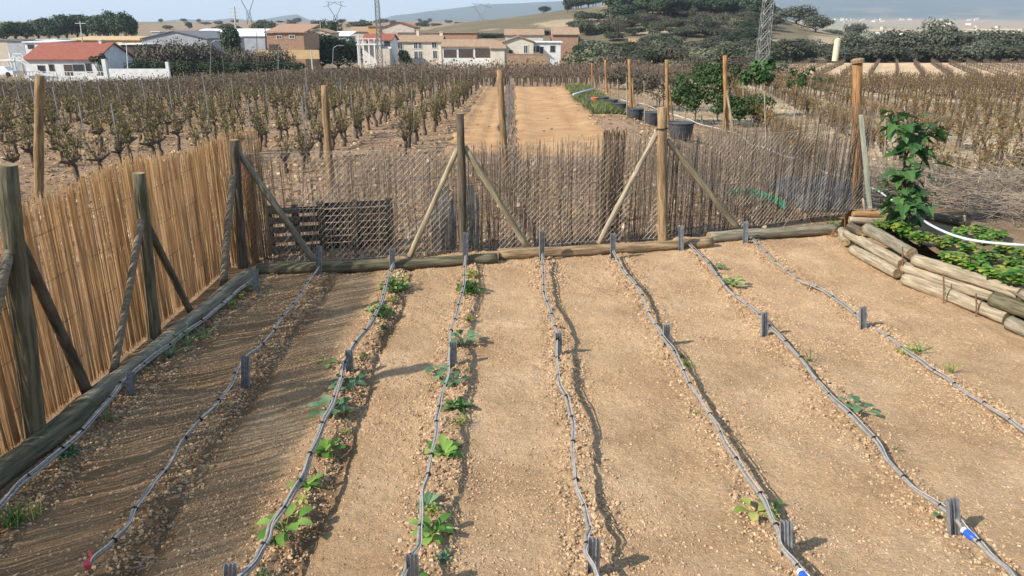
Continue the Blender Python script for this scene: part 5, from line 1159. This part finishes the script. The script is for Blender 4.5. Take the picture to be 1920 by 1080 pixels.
house('white_roofed_hall', 'very long hall with a gleaming white roof', 345, 500, 215, 68, 55, 92, 34, M['grey_wall'], M['roof_white'], 'x')
house('far_brick_shed', 'little reddish shed behind the gabled hall', 285, 300, 300, 60, 58, 68, 6, M['grey_wall'], M['roof_white'], 'flat')
house('brick_building', 'brick building with a slanting top and a dark garage opening', 503, 572, 150, 62, 46, 103, 12, M['brick'], M['brick'], 'shed', wins=[(519, 529, 67, 73), (543, 553, 66, 72)], doors=[(506, 526, 83, 100)])  # dark panel stands in for the shaded garage opening
b = MB(); p = atY(540, 103, 150); b.box((0, 0, .6), (12, .4, 1.6)); o = b.build('tan_wall', M['ochre']); o.location = (p.x + 1, 146, p.z - .4); tag(o, 'tan retaining wall before the brick building', 'wall')
house('yellow_house', 'pale yellow house half hidden behind the dark evergreens', 574, 622, 200, 62, 55, 80, 9, M['beige_wall'], M['roof_brown'], 'y')
house('blue_grey_shed', 'bluish shed behind the evergreens left of the village', 622, 655, 215, 68, 60, 82, 9, M['grey_wall'], M['roof_white'], 'shed')
house('stone_house', 'beige stone house behind the lattice mast', 655, 700, 230, 60, 51, 90, 12, M['stucco'], M['roof_brown'], 'x')
house('orange_tower', 'orange cube-shaped upper storey beside the lattice mast', 692, 712, 195, 50, 49, 80, 5, M['orange_wall'], M['roof_brown'], 'flat')
house('gabled_villa', 'villa with a grey-white gable and a red roof behind the village', 718, 778, 240, 52, 42, 80, 14, M['stucco'], M['roof_red'], 'y')
e = house('white_villa', 'bright white villa with columns and a balcony at the left end of the village', 683, 735, 158, 76, 65, 118, 9, M['white_wall'], M['roof_red'], 'x', wins=[(721, 731, 78, 86), (688, 692, 76, 84), (700, 704, 76, 84)])
b = MB(); s = 1 / ppm(158); b.box((-1.3, -5.6, 3.6), (5.0, 2.4, .25))
for i in range(5): b.box((-3.5 + i * 1.1, -6.6, 1.7), (.28, .28, 4.0)); b.box((-3.5 + i * 1.1, -6.6, 4.2), (.18, .18, .9))
b.box((-1.3, -6.6, 4.7), (5.0, .2, .15)); b.build('balcony', M['white_wall'], e)
b = MB(); b.box((1.6, -6.0, 1.0), (2.6, 3, 3.6)); b.build('porch', M['stucco'], e)
house('row_house', 'long white two-storey row house with brown roof and dark windows', 735, 828, 170, 79, 68, 112, 10, M['cream_wall'], M['roof_brown'], 'x', wins=[(746, 755, 82, 92), (776, 783, 80, 91), (785, 791, 80, 91), (810, 819, 79, 90), (777, 784, 96, 110), (786, 792, 96, 110), (812, 820, 95, 110)], chim=[(736, 62, 112, 8), (779, 56, 70, 5), (824, 60, 78, 6)])
house('flat_annex', 'pale flat annex rising behind the row house', 740, 822, 200, 62, 61, 78, 8, M['cream_wall'], M['roof_brown'], 'flat', wins=[(812, 816, 64, 68)])
house('brick_block', 'orange brick block behind the arcade building', 828, 894, 195, 62, 61, 80, 8, M['brick'], M['roof_brown'], 'flat')
house('arcade_building', 'long low building with a row of wide dark openings', 830, 921, 165, 88, 76, 112, 10, M['white_wall'], M['roof_brown'], 'x', doors=[(832, 856, 93, 108), (860, 887, 92, 108), (891, 919, 91, 108)])  # dark panels on the front stand in for the shade inside the arches
house('chapel_house', 'cream gabled house with arched windows at the right end of the village', 945, 1000, 160, 79, 69, 108, 10, M['cream_wall'], M['roof_brown'], 'y', wins=[(998 - 16, 998 - 9, 85, 100)], doors=[(954, 961, 94, 102)])
house('chapel_wing', 'white right wing with arched openings beside the cream gabled house', 1000, 1051, 162, 80, 79, 108, 8, M['white_wall'], M['roof_white'], 'flat', wins=[(998, 1003, 88, 96), (1006, 1011, 87, 97), (1013, 1018, 88, 100), (1032, 1040, 86, 97)])
house('low_left_wing', 'low pale wing with a brown roof left of the cream gabled house', 920, 946, 158, 91, 80, 111, 9, M['cream_wall'], M['roof_brown'], 'x')
house('tall_rear_house', 'taller pale house with a wide brown roof behind the cream gable', 948, 1018, 180, 66, 56, 85, 9, M['cream_wall'], M['roof_brown'], 'x')
house('barn', 'barn with a brown roof and patchy brick wall at the right end of the village', 1036, 1084, 178, 65, 53, 80, 9, M['brick'], M['roof_brown'], 'x')
house('terrace_wall_block', 'low brown wall before the cream gabled house', 950, 1028, 152, 103, 103, 108, 1, M['roof_brown'], M['roof_brown'], 'flat', over=.05)
yw = min(range(150, 420, 2), key=lambda Y: abs(onT(1190, Y).z - zrow(79, Y)))
house('yellow_wall', 'small yellow wall among the shrubs below the wood', 1180, 1201, yw, 73, 73, 79, 2, M['ochre'], M['ochre'], 'flat', over=.05)
# silo
Y = 172; p = atY(1567, 101, Y); r = 11 / 2 / ppm(Y); h = (101 - 75) / ppm(Y); e = empty('silo', (p.x, Y, p.z), 'cream cylindrical silo at the edge of the pale terrace', 'silo'); b = MB(); b.tube([(0, 0, -1.5), (0, 0, h), ], r, 20, wob=0); b.build('tank', M['silo'], e)
b = MB(); b.tube([(0, 0, h), (0, 0, h + .25)], [r * .98, r * .35], 20); b.build('dome', M['silo'], e)
# poles, lamps
def pole(px, pt, pb, Y, r, m, name, label, cat, tilt=0, arms=0, lamp=None, group=None):
    p = atY(px, pb, Y); t_ = atY(px + tilt, pt, Y); p.z = min(p.z, Tz(p.x, Y)) ; e = empty(name, p, label, cat, group); b = MB(); b.tube([(0, 0, 0), tuple((t_ - p) * .5), tuple(t_ - p)], [r, r * .8, r * .6], 8); b.build('pole', m, e)
    q = t_ - p
    for i in range(arms): b = MB(); b.box((q.x, 0, q.z - .4 - i * .8), (2.2, .12, .12)); b.build('crossarm', m, e)
    if lamp: b = MB(); b.tube([tuple(q), (q.x + lamp * .5, 0, q.z + .35), (q.x + lamp, 0, q.z + .4)], r * .5, 6); b.build('arm', m, e); b = MB(); b.box((q.x + lamp, 0, q.z + .36), (.8, .3, .14)); b.build('lamp_head', m, e)
pole(443, 12, 90, 175, .28, M['concrete'], 'power_pole', 'tall pale power pole beside the single conifer', 'pole', -4, 3)
pole(151, 40, 84, 165, .17, M['concrete'], 'utility_pole', 'pole rising behind the red tiled roof', 'pole', -1, 1)
pole(420, 57, 128, 125, .11, M['wood_dark'], 'leaning_pole', 'dark leaning wooden pole before the white-roofed hall', 'pole', -9)
pole(497, 36, 98, 150, .16, M['wood_dark'], 'utility_pole', 'dark wooden pole left of the brick building', 'pole', -1)
pole(481, 60, 130, 120, .07, M['wood_dark'], 'utility_pole', 'thin dark pole at the edge of the left vineyard', 'pole', 0)
pole(676, 63, 118, 150, .16, M['concrete'], 'utility_pole', 'concrete pole left of the white villa', 'pole', -3)
pole(586, 93, 125, 118, .14, M['concrete'], 'concrete_post', 'short concrete post before the evergreen clump', 'pole', -3)
pole(238, 85, 141, 118, .09, M['white_wall'], 'street_lamp', 'white street lamp in front of the white house side wall', 'street lamp', -1, lamp=-.9)
pole(390, 80, 131, 122, .09, M['steel'], 'street_lamp', 'curved grey street lamp before the leafless shrubs', 'street lamp', 6, lamp=1.3)
pole(621, 90, 123, 120, .09, M['steel'], 'street_lamp', 'curved grey street lamp before the evergreens', 'street lamp', 4, lamp=1.2)
pole(519, 88, 122, 125, .08, M['steel'], 'street_lamp', 'curved street lamp before the tan wall', 'street lamp', 3, lamp=1.0)
pole(600, 36, 60, 260, .15, M['concrete'], 'utility_pole', 'thin far pole above the yellow house', 'pole', 0)
# lattice masts
def mast(px, pt, pb, Y, wb, wt, r, name, label, arms=()):
    p = atY(px, pb, Y); p.z = min(p.z, Tz(p.x, Y)); hgt = zrow(pt, Y) - p.z; e = empty(name, p, label, 'pylon'); b = MB(); n = max(6, int(hgt / (wb * .95))); A = []; B = []
    zz = np.linspace(0, hgt, n + 1); ww = np.linspace(wb, wt, n + 1) / 2
    for i in range(n):
        c0 = [(sx * ww[i], sy * ww[i], zz[i]) for sx, sy in ((-1, -1), (1, -1), (1, 1), (-1, 1))]; c1 = [(sx * ww[i + 1], sy * ww[i + 1], zz[i + 1]) for sx, sy in ((-1, -1), (1, -1), (1, 1), (-1, 1))]
        for k in range(4): A += [c0[k], c0[k], c0[(k + 1) % 4], c1[k]]; B += [c1[k], c1[(k + 1) % 4], c1[k], c1[(k + 1) % 4]]
    b.sticks(A, B, r, 4); b.build('lattice', M['steel'], e); return e, hgt
mast(1428, -45, 122, 100, 1.45, .95, .032, 'lattice_mast', 'tall grey lattice mast standing before the pale terrace')
mast(713, -30, 118, 150, .9, .7, .04, 'lattice_mast', 'slim lattice mast beside the white villa')
def pylon(px, pt, pb, Y, label):
    p = atY(px, pb, Y); s = 1 / ppm(Y); h = (pb - pt) * s; e = empty('power_pylon', p, label, 'pylon'); b = MB(); w = 14 * s
    seg = [((-.35, 0), (-.2, .45)), ((.35, 0), (.2, .45)), ((-.2, .45), (-.9, .85)), ((.2, .45), (.9, .85)), ((-.9, .85), (-.75, 1)), ((.9, .85), (.75, 1)), ((-.75, 1), (.75, 1)), ((-.9, .85), (-1.5, .8)), ((.9, .85), (1.5, .8)), ((-.75, 1), (-1.2, 1.03)), ((.75, 1), (1.2, 1.03)), ((-.35, 0), (.2, .45)), ((.35, 0), (-.2, .45)), ((-.2, .45), (.2, .45)), ((-.9, .85), (0, .98)), ((.9, .85), (0, .98))]
    b.sticks([(a_[0] * w, 0, a_[1] * h) for a_, c_ in seg] + [(a_[0] * w, 1.5, a_[1] * h) for a_, c_ in seg], [(c_[0] * w, 0, c_[1] * h) for a_, c_ in seg] + [(c_[0] * w, 1.5, c_[1] * h) for a_, c_ in seg], .00028 * Y, 4); b.build('lattice', M['steel'], e)
pylon(468, -8, 46, 900, 'pale distant high voltage pylon, leftmost on the skyline'); pylon(630, 7, 48, 950, 'pale distant high voltage pylon, second from the left on the skyline'); pylon(902, 10, 42, 1100, 'faint distant high voltage pylon above the arcade building')
# far village houses in the valley
for i in range(85):
    x = random.choice([random.uniform(1450, 1930), random.gauss(1475, 12), random.gauss(1840, 50), random.gauss(1600, 40)]); Y = random.choice([random.uniform(1300, 2600), random.uniform(2600, 4600)]); p = onT(x, Y); s = random.uniform(5, 10) * (1 + Y / 4500)
    b = MB(); b.box((0, 0, s * .22), (s, s * .6, s * .44)); q = s / 2
    o = b.build('distant_house', random.choice([M['white_wall'], M['white_wall'], M['cream_wall'], M['stucco']])); o.location = p; o.rotation_euler.z = random.uniform(-.7, .7)
    r = MB(); r.add([(-q, -q * .65, s * .44), (q, -q * .65, s * .44), (q, 0, s * .6), (-q, 0, s * .6), (-q, q * .65, s * .44), (q, q * .65, s * .44)], [[0, 1, 2, 3], [3, 2, 5, 4]]); r.add([(-q, -q * .65, s * .44), (-q, q * .65, s * .44), (-q, 0, s * .6), (q, -q * .65, s * .44), (q, q * .65, s * .44), (q, 0, s * .6)], [[0, 2, 1], [3, 4, 5]]); r.build('roof', M['roof_brown'], o)
    tag(o, 'tiny pale house scattered in the far valley on the right', 'house', 'tiny houses in the far valley')

# ------------------------------------------------------------------ haze
b = MB(); b.box((0, 4400, 180), (26000, 22000, 600)); hz = b.build('haze', None); hz.data.materials.clear()
m = bpy.data.materials.new('haze_air'); m.use_nodes = True; n = m.node_tree; n.nodes.clear(); mo = n.nodes.new('ShaderNodeOutputMaterial'); pv = n.nodes.new('ShaderNodeVolumePrincipled')
pv.inputs['Color'].default_value = (.74, .86, 1, 1); pv.inputs['Density'].default_value = .00013; pv.inputs['Anisotropy'].default_value = .1
n.links.new(pv.outputs[0], mo.inputs['Volume']); hz.data.materials.append(m); tag(hz, kind='stuff')
